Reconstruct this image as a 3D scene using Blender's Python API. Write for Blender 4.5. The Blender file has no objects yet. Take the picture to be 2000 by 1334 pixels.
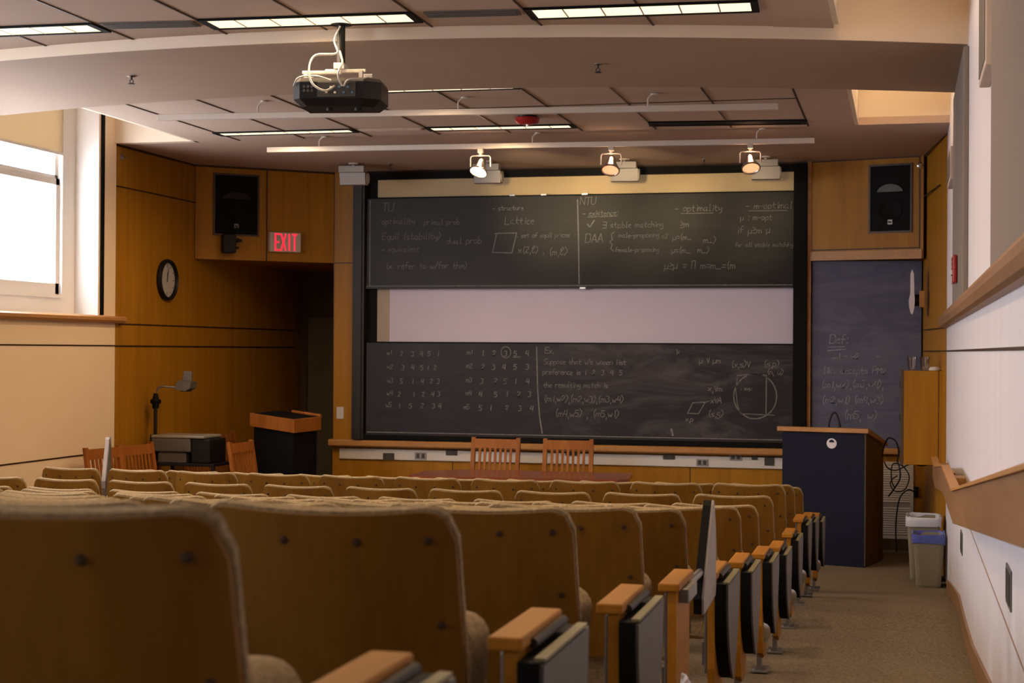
import bpy, bmesh, math, random
from mathutils import Vector, Matrix
from math import sin, cos, pi, sqrt, radians
random.seed(7)
SC = bpy.context.scene
COL = SC.collection

# ---------------------------------------------------------------- camera
EYE = Vector((0, 0, 1.88)); FPX = 3111.0; YAW, PITCH, ROLL = .2409, .00535, .00654
d_ = Vector((-sin(YAW)*cos(PITCH), cos(YAW)*cos(PITCH), sin(PITCH)))
r0_ = Vector((cos(YAW), sin(YAW), 0)); u0_ = r0_.cross(d_)
r_ = r0_*cos(ROLL)+u0_*sin(ROLL); u_ = -r0_*sin(ROLL)+u0_*cos(ROLL)
cd = bpy.data.cameras.new('camera'); cam = bpy.data.objects.new('camera', cd); COL.objects.link(cam)
cd.sensor_width = 36; cd.lens = 36*FPX/2000; cd.clip_start = .05; cd.clip_end = 200
cam.matrix_world = Matrix.Translation(EYE) @ Matrix((r_, u_, -d_)).transposed().to_4x4()
cd.dof.use_dof = True; cd.dof.focus_distance = 9.0; cd.dof.aperture_fstop = 7.0
SC.camera = cam

# ---------------------------------------------------------------- world, daylight, exposure
W = bpy.data.worlds.new('world'); SC.world = W; W.use_nodes = True
bg = W.node_tree.nodes['Background']; bg.inputs[0].default_value = (.86, .90, 1.0, 1); bg.inputs[1].default_value = 14.0
SC.view_settings.view_transform = 'Standard'; SC.view_settings.look = 'None'; SC.view_settings.gamma = 1
SC.view_settings.use_curve_mapping = False; SC.view_settings.exposure = 0.36
WIN = [(10.95, 12.72), (8.55, 10.75), (5.6, 7.8), (1.7, 3.9), (-2.4, -.3)]     # window openings along the left wall
WZ0, WZ1 = 2.16, 4.15
def wtop(a): return 3.58 if 8 < a < 9 else WZ1
for i, (a, b) in enumerate(WIN):
    L = bpy.data.lights.new('daylight_portal', 'AREA'); L.shape = 'RECTANGLE'; L.size = wtop(a)-WZ0; L.size_y = b-a
    L.cycles.is_portal = True
    o = bpy.data.objects.new('daylight_portal', L); COL.objects.link(o)
    o.location = (-7.35, (a+b)/2, (WZ0+wtop(a))/2); o.rotation_euler = (0, -pi/2, 0)
SC.cycles.use_denoising = True
SC.cycles.max_bounces = 8; SC.cycles.diffuse_bounces = 5; SC.cycles.transparent_max_bounces = 12
SC.cycles.caustics_reflective = False; SC.cycles.caustics_refractive = False
SC.cycles.sample_clamp_indirect = 6

# ---------------------------------------------------------------- materials
def lin(r, g, b):
    f = lambda c: (c/255)/12.92 if c/255 <= .04045 else ((c/255+.055)/1.055)**2.4
    return (f(r), f(g), f(b), 1)
class NT:
    def __init__(s, name):
        s.m = bpy.data.materials.new(name); s.m.use_nodes = True; s.t = s.m.node_tree
        s.b = s.t.nodes['Principled BSDF']
    def n(s, kind, **kw):
        x = s.t.nodes.new(kind)
        for k, v in kw.items():
            if k.startswith('i_'): x.inputs[k[2:].replace('_', ' ')].default_value = v
            else: setattr(x, k, v)
        return x
    def l(s, a, b): s.t.links.new(a, b)
    def coords(s, scale=(1, 1, 1), rnd=False):
        tc = s.n('ShaderNodeTexCoord'); mp = s.n('ShaderNodeMapping'); mp.inputs['Scale'].default_value = scale
        s.l(tc.outputs['Object'], mp.inputs['Vector'])
        if rnd:
            oi = s.n('ShaderNodeObjectInfo'); ml = s.n('ShaderNodeMath', operation='MULTIPLY'); ml.inputs[1].default_value = 37.0
            s.l(oi.outputs['Random'], ml.inputs[0]); cx = s.n('ShaderNodeCombineXYZ')
            for k in range(3): s.l(ml.outputs[0], cx.inputs[k])
            s.l(cx.outputs[0], mp.inputs['Location'])
        return mp.outputs[0]
def ramp2(T, fac, c1, c2, p1=.3, p2=.7):
    cr = T.n('ShaderNodeValToRGB'); e = cr.color_ramp.elements
    e[0].position = p1; e[0].color = c1; e[1].position = p2; e[1].color = c2
    T.l(fac, cr.inputs[0]); return cr.outputs[0]
def plain(name, c, rough=.5, metal=0, var=.12, bump=0, bscale=60, nscale=6, spec=.5):
    T = NT(name); v = T.coords()
    nz = T.n('ShaderNodeTexNoise'); nz.inputs['Scale'].default_value = nscale; nz.inputs['Detail'].default_value = 4
    T.l(v, nz.inputs['Vector'])
    c2 = tuple(x*(1-var) for x in c[:3])+(1,)
    T.l(ramp2(T, nz.outputs['Fac'], c, c2), T.b.inputs['Base Color'])
    T.b.inputs['Roughness'].default_value = rough; T.b.inputs['Metallic'].default_value = metal
    T.b.inputs['Specular IOR Level'].default_value = spec
    if bump:
        n2 = T.n('ShaderNodeTexNoise'); n2.inputs['Scale'].default_value = bscale; n2.inputs['Detail'].default_value = 3
        T.l(v, n2.inputs['Vector']); bp = T.n('ShaderNodeBump'); bp.inputs['Strength'].default_value = bump
        bp.inputs['Distance'].default_value = .004
        T.l(n2.outputs['Fac'], bp.inputs['Height']); T.l(bp.outputs[0], T.b.inputs['Normal'])
    return T.m
def wood(name, c1, c2, scale=(9, 9, .6), rough=.42, rnd=False, fine=(90, 90, 3), spec=.35, drift=.25):
    T = NT(name); v = T.coords(scale, rnd); v2 = T.coords(fine, rnd)
    nz = T.n('ShaderNodeTexNoise'); nz.inputs['Scale'].default_value = 1.0; nz.inputs['Detail'].default_value = 5; nz.inputs['Distortion'].default_value = .4
    T.l(v, nz.inputs['Vector'])
    n2 = T.n('ShaderNodeTexNoise'); n2.inputs['Scale'].default_value = 1.0; n2.inputs['Detail'].default_value = 3
    T.l(v2, n2.inputs['Vector'])
    mx = T.n('ShaderNodeMix', data_type='FLOAT'); mx.inputs[0].default_value = drift
    T.l(nz.outputs['Fac'], mx.inputs[2]); T.l(n2.outputs['Fac'], mx.inputs[3])
    T.l(ramp2(T, mx.outputs[0], c1, c2, .32, .68), T.b.inputs['Base Color'])
    T.b.inputs['Roughness'].default_value = rough; T.b.inputs['Specular IOR Level'].default_value = spec
    return T.m
def emit(name, c, s, base=(.8, .8, .8, 1)):
    T = NT(name); T.b.inputs['Base Color'].default_value = base
    T.b.inputs['Emission Color'].default_value = c; T.b.inputs['Emission Strength'].default_value = s
    nz = T.n('ShaderNodeTexNoise'); nz.inputs['Scale'].default_value = 3; T.l(T.coords(), nz.inputs['Vector'])
    T.l(ramp2(T, nz.outputs['Fac'], c, tuple(x*.93 for x in c[:3])+(1,)), T.b.inputs['Emission Color'])
    return T.m
def slate(name, c, dust, amount, zone):
    # dark slate with wiped chalk dust: smears whose shape is stretched noise inside a fixed stretch of the board
    T = NT(name); tc = T.n('ShaderNodeTexCoord')
    mp = T.n('ShaderNodeMapping'); mp.inputs['Scale'].default_value = (.7, 1, 2.4); T.l(tc.outputs['Object'], mp.inputs['Vector'])
    nz = T.n('ShaderNodeTexNoise'); nz.inputs['Scale'].default_value = 1.6; nz.inputs['Detail'].default_value = 7; nz.inputs['Roughness'].default_value = .6; nz.inputs['Distortion'].default_value = 1.6
    T.l(mp.outputs[0], nz.inputs['Vector'])
    sx = T.n('ShaderNodeSeparateXYZ'); T.l(tc.outputs['Object'], sx.inputs[0])
    mr = T.n('ShaderNodeMapRange', interpolation_type='SMOOTHSTEP')
    for k, val in zip((1, 2, 3, 4), (zone[0], zone[1], .25, 1.0)): mr.inputs[k].default_value = val
    T.l(sx.outputs['X'], mr.inputs[0])
    cr = ramp2(T, nz.outputs['Fac'], (0, 0, 0, 1), (1, 1, 1, 1), .42, .78)
    ml = T.n('ShaderNodeMath', operation='MULTIPLY'); T.l(cr, ml.inputs[0]); T.l(mr.outputs[0], ml.inputs[1])
    m2 = T.n('ShaderNodeMath', operation='MULTIPLY'); m2.inputs[1].default_value = amount; T.l(ml.outputs[0], m2.inputs[0])
    mx = T.n('ShaderNodeMix', data_type='RGBA'); mx.inputs[6].default_value = c; mx.inputs[7].default_value = dust
    T.l(m2.outputs[0], mx.inputs[0]); T.l(mx.outputs[2], T.b.inputs['Base Color'])
    T.b.inputs['Roughness'].default_value = .55; T.b.inputs['Specular IOR Level'].default_value = .35
    return T.m
def glassy(name, tint=(1, 1, 1, 1), gl=.08):
    m = bpy.data.materials.new(name); m.use_nodes = True; t = m.node_tree; t.nodes.clear()
    o = t.nodes.new('ShaderNodeOutputMaterial'); mx = t.nodes.new('ShaderNodeMixShader')
    a = t.nodes.new('ShaderNodeBsdfTransparent'); b = t.nodes.new('ShaderNodeBsdfGlossy'); b.inputs['Roughness'].default_value = .05
    nz = t.nodes.new('ShaderNodeTexNoise'); nz.inputs['Scale'].default_value = 2
    mr = t.nodes.new('ShaderNodeMapRange'); mr.inputs[3].default_value = gl*.9; mr.inputs[4].default_value = gl*1.1
    t.links.new(nz.outputs['Fac'], mr.inputs[0]); t.links.new(mr.outputs[0], mx.inputs[0])
    a.inputs[0].default_value = tint; t.links.new(a.outputs[0], mx.inputs[1]); t.links.new(b.outputs[0], mx.inputs[2]); t.links.new(mx.outputs[0], o.inputs[0])
    return m
M = {}
M['white_wall'] = plain('warm_white_paint', (.76, .64, .50, 1), .6, var=.05, bump=.05, nscale=1.5)
M['left_wall'] = plain('warm_lit_wall_paint', (.90, .69, .47, 1), .6, var=.05, bump=.05, nscale=1.5)  # wall cream with warm lamplight put into the colour
M['right_wall'] = wood('daylit_wall_paint', (.73, .70, .745, 1), (.66, .63, .67, 1), (3, 3, .12), .5, fine=(14, 14, .3))  # same wall paint with bluish window daylight put into the colour
M['ceiling'] = plain('ceiling_tile', (.47, .35, .27, 1), .9, var=.1, bump=.15, bscale=220, nscale=90)
M['plaster'] = plain('ceiling_plaster', (.47, .34, .26, 1), .8, var=.05, nscale=2)
M['beam'] = plain('shaded_beam_plaster', (.36, .25, .17, 1), .8, var=.05, nscale=2)  # soffit's shade put into a darker colour than the near face
M['wood'] = wood('maple_veneer', (.42, .190, .014, 1), (.30, .125, .007, 1), spec=.18)
M['wood2'] = wood('maple_rail', (.50, .25, .08, 1), (.38, .17, .05, 1), (4, .5, 12))
M['rail'] = wood('oak_handrail', (.30, .16, .075, 1), (.21, .105, .042, 1), (12, .6, 14), .4)
M['dark_wood'] = wood('dark_door_wood', (.10, .06, .03, 1), (.06, .035, .02, 1))
M['seatwood'] = wood('seat_plywood', (.215, .098, .010, 1), (.13, .050, .003, 1), (5, 5, 1.2), .5, True, (60, 60, 4), spec=.2)
M['armwood'] = wood('armrest_wood', (.42, .175, .018, 1), (.31, .12, .009, 1), (14, 2, 14), .5, True, (80, 8, 80), spec=.15)
M['redwood'] = wood('cherry_chair_wood', (.36, .125, .022, 1), (.24, .072, .010, 1), (10, 10, 2), .5, True, spec=.2)
M['tablewood'] = wood('mahogany_table_wood', (.25, .07, .03, 1), (.17, .045, .02, 1), (1, 12, 12), .22, spec=.6)
M['boucle'] = plain('cream_tufted_fabric', (.45, .33, .18, 1), .95, var=.45, bump=1.0, bscale=140, nscale=120, spec=.1)
M['gray_lam'] = plain('grey_laminate', (.125, .112, .10, 1), .5, var=.08, spec=.3)
M['black'] = plain('black_plastic', (.006, .006, .006, 1), .5, spec=.3)
M['matblack'] = plain('black_frame_paint', (.0035, .0035, .0035, 1), .7, spec=.15)
M['darkgray'] = plain('dark_bronze_rail', (.024, .020, .018, 1), .5, .0, spec=.3)
M['metal'] = plain('grey_steel', (.25, .24, .235, 1), .38, .8)
M['chrome'] = plain('brushed_chrome', (.62, .6, .58, 1), .25, 1)
M['screw'] = plain('dark_screw', (.05, .02, .008, 1), .5, .4)
M['carpet'] = plain('brown_carpet', (.25, .20, .135, 1), .97, var=.55, bump=.9, bscale=160, nscale=70, spec=.05)
M['fabric_panel'] = plain('grey_acoustic_fabric', (.235, .195, .17, 1), .95, var=.2, bump=.4, bscale=200, nscale=140, spec=.1)
M['screenw'] = plain('projection_screen', (.62, .56, .66, 1), .85, var=.04, nscale=.7)
M['slate'] = slate('black_slate', (.012, .011, .009, 1), (.06, .058, .055, 1), .30, (-9, 9))
M['slate2'] = slate('dark_slate_dusty', (.013, .011, .015, 1), (.11, .10, .11, 1), .75, (-.6, .2))
M['slateblue'] = slate('blue_slate', (.085, .095, .145, 1), (.24, .24, .28, 1), .45, (-9, -8))
M['chalk_d'] = plain('old_chalk', (.25, .24, .225, 1), .95, var=.45, nscale=40)
M['chalk'] = plain('chalk', (.50, .49, .46, 1), .95, var=.35, nscale=40)
M['faintchalk'] = plain('faint_chalk', (.27, .26, .255, 1), .95, var=.45, nscale=40)
M['bluechalk'] = plain('chalk_on_blue', (.36, .35, .40, 1), .95, var=.4, nscale=30)
M['white'] = plain('white_enamel', (.60, .56, .52, 1), .4, var=.04)
M['boxgray'] = plain('pale_grey_enamel', (.34, .30, .27, 1), .5, var=.04)
M['raceway'] = plain('white_raceway', (.66, .62, .58, 1), .45, var=.05)
M['trackw'] = plain('track_white', (.58, .50, .43, 1), .45, var=.04)
M['socket_dark'] = plain('dark_socket', (.05, .045, .04, 1), .4)
M['socket_gray'] = plain('grey_socket', (.28, .25, .24, 1), .4)
M['navy'] = plain('navy_laminate', (.0035, .0055, .018, 1), .6, var=.1, spec=.2)
M['binbeige'] = plain('beige_bin_plastic', (.22, .185, .125, 1), .5, var=.05)
M['bag'] = plain('clear_bag_plastic', (.55, .55, .6, 1), .25, var=.1)
M['bluebag'] = plain('blue_bag_plastic', (.10, .13, .45, 1), .3, var=.3, nscale=25)
M['red'] = plain('red_enamel', (.35, .015, .015, 1), .35)
M['signwhite'] = plain('sign_housing', (.60, .52, .42, 1), .5, var=.05)
M['redled'] = emit('red_sign_letters', (1, .02, .05, 1), 1.1, (.5, .01, .01, 1))
M['tube'] = emit('fluorescent_diffuser', (1.0, .80, .50, 1), 1.3, (.1, .1, .1, 1))
M['tube_far'] = emit('fluorescent_diffuser_far', (1.0, .82, .56, 1), 1.15, (.1, .1, .1, 1))
M['cove'] = emit('cove_tube', (1.0, .72, .42, 1), 30)
M['bulb'] = emit('halogen_bulb', (1.0, .74, .45, 1), 26)
M['copper'] = emit('glowing_reflector', (1.0, .45, .20, 1), .9, (.6, .4, .3, 1))
M['glass'] = glassy('window_glass'); M['cup'] = glassy('clear_cup_plastic', (.8, .8, .85, 1), .25)
M['blind'] = plain('roller_blind_cloth', (.50, .42, .31, 1), .9, var=.05)
_m = M['blind']; _t = _m.node_tree; _p = _t.nodes['Principled BSDF']; _tr = _t.nodes.new('ShaderNodeBsdfTranslucent'); _tr.inputs[0].default_value = (.42, .33, .22, 1)
_mx = _t.nodes.new('ShaderNodeMixShader'); _mx.inputs[0].default_value = .45
_t.links.new(_p.outputs[0], _mx.inputs[1]); _t.links.new(_tr.outputs[0], _mx.inputs[2]); _t.links.new(_mx.outputs[0], _t.nodes['Material Output'].inputs[0])
M['winframe'] = plain('window_frame_paint', (.74, .68, .62, 1), .45, var=.04)
M['ohp'] = plain('projector_grey_plastic', (.10, .09, .075, 1), .5)
M['seal'] = plain('white_seal', (.72, .66, .70, 1), .5)
M['outside'] = plain('pavement', (.5, .5, .5, 1), .9)

# ---------------------------------------------------------------- helpers
class MB:
    def __init__(s): s.bm = bmesh.new()
    def box(s, x0, x1, y0, y1, z0, z1, bev=0, mat=None):
        vs = [s.bm.verts.new((x, y, z)) for x in (x0, x1) for y in (y0, y1) for z in (z0, z1)]
        fs = [s.bm.faces.new([vs[i] for i in q]) for q in ((0, 1, 3, 2), (4, 6, 7, 5), (0, 4, 5, 1), (2, 3, 7, 6), (0, 2, 6, 4), (1, 5, 7, 3))]
        if bev:
            es = list({e for f in fs for e in f.edges}); bmesh.ops.bevel(s.bm, geom=es, offset=bev, segments=2, affect='EDGES', profile=.5)
        if mat is not None: bmesh.ops.transform(s.bm, matrix=mat, verts=vs) if not bev else None
        return s
    def quad(s, *ps):
        s.bm.faces.new([s.bm.verts.new(p) for p in ps]); return s
    def prism(s, pts, axis, a, b):
        # outline pts (2-D) extruded along axis from a to b
        def P(p, h):
            return {'x': (h, p[0], p[1]), 'y': (p[0], h, p[1]), 'z': (p[0], p[1], h)}[axis]
        A = [s.bm.verts.new(P(p, a)) for p in pts]; B = [s.bm.verts.new(P(p, b)) for p in pts]
        n = len(pts); s.bm.faces.new(A); s.bm.faces.new(B[::-1])
        for i in range(n): s.bm.faces.new((A[i], B[i], B[(i+1) % n], A[(i+1) % n]))
        return s
    def loft(s, rings, cap=True):
        R = [[s.bm.verts.new(p) for p in ring] for ring in rings]; n = len(R[0])
        for a, b in zip(R, R[1:]):
            for i in range(n): s.bm.faces.new((a[i], a[(i+1) % n], b[(i+1) % n], b[i]))
        if cap: s.bm.faces.new(R[0][::-1]); s.bm.faces.new(R[-1])
        return s
    def tube(s, pts, r, n=8, cap=True):
        pts = [Vector(p) for p in pts]; rr = r if isinstance(r, (list, tuple)) else [r]*len(pts); rings = []
        ref = None
        for i, p in enumerate(pts):
            t = (pts[min(i+1, len(pts)-1)]-pts[max(i-1, 0)]).normalized()
            if ref is None: ref = t.orthogonal().normalized()
            ref = (ref-t*ref.dot(t)).normalized(); b = t.cross(ref)
            rings.append([p+(ref*cos(2*pi*k/n)+b*sin(2*pi*k/n))*rr[i] for k in range(n)])
        return s.loft(rings, cap)
    def lathe(s, prof, n=24, c=(0, 0, 0), axis='z', closed=False):
        if closed: prof = list(prof)+[prof[0]]
        rings = []
        for r, h in prof:
            r = max(r, 1e-4)
            ring = [(r*cos(2*pi*k/n), r*sin(2*pi*k/n), h) for k in range(n)]
            if axis == 'x': ring = [(z, x, y) for x, y, z in ring]
            if axis == 'y': ring = [(y, z, x) for x, y, z in ring]
            rings.append([(p[0]+c[0], p[1]+c[1], p[2]+c[2]) for p in ring])
        return s.loft(rings, not closed)
    def build(s, name, mat, parent=None, smooth=False, kind=None, label=None, solid=0):
        bmesh.ops.recalc_face_normals(s.bm, faces=s.bm.faces)
        me = bpy.data.meshes.new(name); s.bm.to_mesh(me); s.bm.free()
        me.materials.append(M[mat] if isinstance(mat, str) else mat)
        if smooth:
            for p in me.polygons: p.use_smooth = True
            me.set_sharp_from_angle(angle=radians(42))
        o = bpy.data.objects.new(name, me); COL.objects.link(o); o.parent = parent
        if kind: o['kind'] = kind
        if label: o['label'] = label
        return o
def tag(o, label, cat, group=None):
    o['label'] = label; o['category'] = cat
    if group: o['group'] = group
    return o
def thing(name, label, cat, loc=(0, 0, 0), rz=0, group=None):
    o = bpy.data.objects.new(name, None); COL.objects.link(o); o.location = loc; o.rotation_euler = (0, 0, rz); o.empty_display_size = .1
    return tag(o, label, cat, group)
def struct(name, mb, mat, parent=None, smooth=False): return mb.build(name, mat, parent, smooth, kind=None if parent else 'structure')
def dup(o, parent=None):
    c = o.copy(); COL.objects.link(c); c.parent = parent
    for ch in [x for x in bpy.data.objects if x.parent == o]: dup(ch, c)
    return c
def onY(px, py, Y):       # where a sight line of the survey photo meets the plane y = Y
    v = d_+r_*((px-1000)/FPX)-u_*((py-667)/FPX); return EYE+v*(Y/v.y)
def onP(px, py, a, b):    # ... or the vertical plane through plan points a, b
    v = d_+r_*((px-1000)/FPX)-u_*((py-667)/FPX); n = Vector((b[1]-a[1], -(b[0]-a[0]), 0))
    return EYE+v*((Vector((a[0], a[1], 0))-EYE).dot(n)/v.dot(n))
def lamp(kind, name, loc, energy, color, parent=None, **kw):
    L = bpy.data.lights.new(name, kind); L.energy = energy; L.color = color
    for k, v in kw.items(): setattr(L, k, v)
    o = bpy.data.objects.new(name, L); COL.objects.link(o); o.location = loc; o.parent = parent; return o
def aim(o, target, src=None):
    o.rotation_euler = (Vector(target)-(Vector(src) if src else o.location)).to_track_quat('-Z', 'Y').to_euler()

# ---------------------------------------------------------------- shell of the room
XL, XR, YB, ZC = -6.87, .35, -3.0, 3.71
PROF = [(-3, 1.374), (2.54, .85), (3.51, .757), (4.45, .67), (5.4, .575), (6.24, .50), (7.34, .40), (8.3, .317), (9.3, .283), (10.3, .272), (11.05, .20), (12.0, .105), (12.9, 0), (17.7, 0)]
def g(Y):
    for (a, za), (b, zb) in zip(PROF, PROF[1:]):
        if Y <= b: return za+(zb-za)*(Y-a)/(b-a)
    return 0
mb = MB(); mb.prism(PROF+[(17.7, -.25), (-3, -.25)], 'x', -7.2, .7); struct('floor', mb, 'carpet')
def arc(X): return (X+3.6)**2/18.6
YN, YFAR, ZB, ZTOP = 8.60, 10.33, 3.64, 4.4
xs = [XL+(XR-XL)*i/36 for i in range(37)]
mb = MB(); mb.loft([[(x, YN+arc(x), ZB), (x, YFAR+arc(x), ZB), (x, YFAR+arc(x), ZTOP), (x, YN+arc(x), ZTOP)] for x in xs]); struct('trim_1', mb, 'beam')
mb = MB(); mb.loft([[(x, YN+arc(x)-.012, ZB+.001), (x, YN+arc(x)-.001, ZB+.001), (x, YN+arc(x)-.001, ZTOP), (x, YN+arc(x)-.012, ZTOP)] for x in xs]); struct('trim_15', mb, 'white_wall')  # thin cream board added to paint the beam's near face as lit
SL, SR = -6.09, -.39       # ceiling slots along both walls
cx = [SL+(SR-SL)*i/30 for i in range(31)]
mb = MB(); mb.loft([[(x, YB, ZC), (x, YN+arc(x)+.04, ZC), (x, YN+arc(x)+.04, ZC+.06), (x, YB, ZC+.06)] for x in cx]); struct('ceiling', mb, 'ceiling')
mb = MB(); mb.loft([[(x, YFAR+arc(x)-.04, ZC), (x, 13.1, ZC), (x, 13.1, ZC+.06), (x, YFAR+arc(x)-.04, ZC+.06)] for x in cx]); struct('ceiling.001', mb, 'ceiling')
mb = MB(); mb.box(-7.0, .5, 13.1, 16.1, ZC, ZC+.06); struct('ceiling.002', mb, 'plaster')
mb = MB(); mb.box(-7.2, .7, YB-.2, 17.8, ZTOP, ZTOP+.1); struct('ceiling.003', mb, 'white_wall')
mb = MB()   # smooth plaster margins beside the tiles
mb.loft([[(x, YFAR+arc(x)-.03, ZC-.004), (x, 13.09, ZC-.004), (x, 13.09, ZC), (x, YFAR+arc(x)-.03, ZC)] for x in (-.745, -.56, SR)])
struct('trim_2', mb, 'plaster')
mb = MB(); mb.loft([[(x, YB, ZC-.004), (x, YN+arc(x), ZC-.004), (x, YN+arc(x), ZC), (x, YB, ZC)] for x in (-.72, -.56, SR)]); struct('trim_3', mb, 'plaster')
for i, (x, s) in enumerate(((SL, -1), (SR, 1))):
    for j, (a, b) in enumerate(((YB, YN+.45), (YFAR+.4, 13.1))):
        mb = MB(); mb.box(min(x, x+s*.03), max(x, x+s*.03), a, b, ZC, ZTOP); struct('trim_4' if i == 0 else 'trim_5', mb, 'white_wall')
mb = MB(); mb.box(SR, XR+.1, 13.1, 13.2, ZC+.06, ZTOP); struct('wall_upstand_right', mb, 'white_wall')
mb = MB(); mb.box(-7.0, SL, 13.0, 13.1, ZC-.0, ZTOP); struct('wall_upstand_left', mb, 'white_wall')
# tile seams
mb = MB()
for k in range(9):
    x = -.755-.6155*k
    if k: mb.box(x-.006, x+.006, YB, YN+arc(x), ZC-.005, ZC)
    mb.box(x-.006, x+.006, YFAR+arc(x), 12.98+(x+3.6)**2/90, ZC-.0055, ZC)
for yy in (6.9, 5.4, 3.9, 2.4, .9): mb.box(-5.68, -.755, yy-.005, yy+.005, ZC-.004, ZC)
mb.box(-5.68, -.755, 11.62, 11.63, ZC-.005, ZC)
struct('trim_6', mb, 'screw')
# side walls
mb = MB(); mb.box(XR, XR+.15, YB-.2, 13.72, -.25, ZTOP); struct('wall_right', mb, 'right_wall')
mb = MB(); mb.prism([(.35, 13.72), (.5, 13.72), (.5, 15.8), (.16, 15.8)], 'z', 0, ZC); struct('wall_right.001', mb, 'wood')
mb = MB(); mb.box(-7.2, .7, YB-.2, YB, -.25, ZTOP); struct('wall_back', mb, 'white_wall')
mb = MB(); mb.box(XL-.22, XL, YB-.2, 13.03, -.25, WZ0); mb.box(XL-.22, XL, YB-.2, 13.03, WZ1, ZTOP); mb.box(XL-.22, XL, 8.55, 10.75, 3.58, WZ1)
edges = [YB-.2]+[v for w in sorted(WIN) for v in w]+[13.03]
for a, b in zip(edges[::2], edges[1::2]): mb.box(XL-.22, XL, a, b, WZ0, WZ1)
struct('wall_left', mb, 'left_wall')
mb = MB(); mb.box(XL-.22, XL, 13.03, 17.6, -.1, ZC); struct('wall_left.001', mb, 'wood')
mb = MB(); mb.box(XL-.2, -5.3, 17.5, 17.65, 0, 2.9); struct('wall_alcove', mb, 'dark_wood')
mb = MB(); mb.prism([(XL, 15.8), (-5.74, 15.8), (-5.66, 17.5), (XL, 17.5)], 'z', 2.77, 2.83); struct('ceiling.004', mb, 'wood')
AL, AR = (-6.86, 14.66), (-5.74, 15.6)
mb = MB(); mb.prism([AL, AR, (-5.74, 15.8), (-6.86, 15.8)], 'z', 2.77, ZC); struct('wall_soffit_left', mb, 'wood')
FL, FR = (-.87, 15.55), (.175, 15.26)
mb = MB(); mb.prism([FL, FR, (.25, 15.8), (-.87, 15.8)], 'z', 2.76, ZC); struct('wall_soffit_right', mb, 'wood')
mb = MB(); mb.box(-5.74, .25, 15.68, 15.85, 0, ZC); mb.box(-5.74, -5.66, 15.68, 17.5, 0, 2.8)
struct('wall_front', mb, 'wood')
mb = MB(); mb.box(-5.74, -5.50, 15.60, 15.68, .95, ZC-.002); struct('wall_pier', mb, 'wood')
mb = MB(); mb.box(-5.74, -.86, 15.60, 15.68, 0, .87); struct('wall_wainscot', mb, 'wood')
mb = MB(); mb.box(-.86, .2, 15.60, 15.68, 0, .95); struct('wall_wainscot.001', mb, 'wood')
# panel joints (dark reveals)
mb = MB()
for z in (1.895, .95):
    mb.box(XL, XL+.004, YB, 13.03, z-.006, z+.006); (z > 1) and mb.box(XR-.004, XR, YB, 13.72, z-.006, z+.006)
mb.box(XL, XL+.004, 13.03, 17.4, 1.885, 1.90); mb.box(XL, XL+.004, 13.1, 17.4, 2.085, 2.098)
mb.box(XL, XL+.004, 13.03, 14.7, 3.325, 3.337); mb.box(XL, XL+.003, 13.03, 14.68, ZC-.02, ZC)
struct('trim_7', mb, 'screw')
mb = MB(); mb.box(XR-.003, XR, YB, 13.72, .9475, .9515); struct('trim_14', mb, 'rail')
def facet_strip(mb, A, B, t0, t1, z0, z1, th=.004):
    A, B = Vector((A[0], A[1], 0)), Vector((B[0], B[1], 0)); D = B-A; N = Vector((D.y, -D.x, 0)).normalized()
    a, b = A+D*t0, A+D*t1
    mb.prism([(a.x, a.y), (b.x, b.y), (b.x+N.x*th, b.y+N.y*th), (a.x+N.x*th, a.y+N.y*th)], 'z', z0, z1)
mb = MB(); facet_strip(mb, AL, AR, .50, .508, 2.77, ZC); facet_strip(mb, FL, FR, .01, .97, 2.85, 2.862); facet_strip(mb, FL, FR, .963, .972, 2.85, ZC)
facet_strip(mb, FL, FR, .0, .975, ZC-.012, ZC); facet_strip(mb, AL, AR, 0, 1, ZC-.02, ZC)
mb.box(-5.74, -5.50, 15.597, 15.60, 2.765, 2.775); mb.box(-5.742, -5.735, 15.597, 15.6, .95, ZC)
for x in (-4.45, -3.2, -2.03): mb.box(x, x+.008, 15.597, 15.60, 0, .74)
A2, B2 = (.35, 13.72), (.175, 15.26)
facet_strip(mb, A2, B2, .3, .97, 3.32, 3.332); facet_strip(mb, A2, B2, 0, .98, 2.085, 2.095); facet_strip(mb, A2, B2, 0, .98, 1.89, 1.90)
facet_strip(mb, A2, B2, .0, .98, ZC-.012, ZC)
struct('trim_8', mb, 'screw')
mb = MB(); facet_strip(mb, FL, FR, 0, .99, 2.755, 2.84, .012); struct('trim_9', mb, 'wood2')
mb = MB(); mb.box(-.90, -.865, 15.54, 15.70, .95, ZC-.001); struct('trim_10', mb, 'wood2')
# baseboards
mb = MB()
for (a, za), (b, zb) in zip(PROF, PROF[1:-1]):
    b = min(b, 13.72); za, zb = g(a), g(b)
    mb.prism([(a, za), (b, zb), (b, zb+.105), (a, za+.105)], 'x', XR-.014, XR)
struct('baseboard_right', mb, 'rail')
mb = MB(); mb.box(-5.74, .17, 15.585, 15.60, 0, .10); struct('baseboard_front', mb, 'dark_wood')
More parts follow.
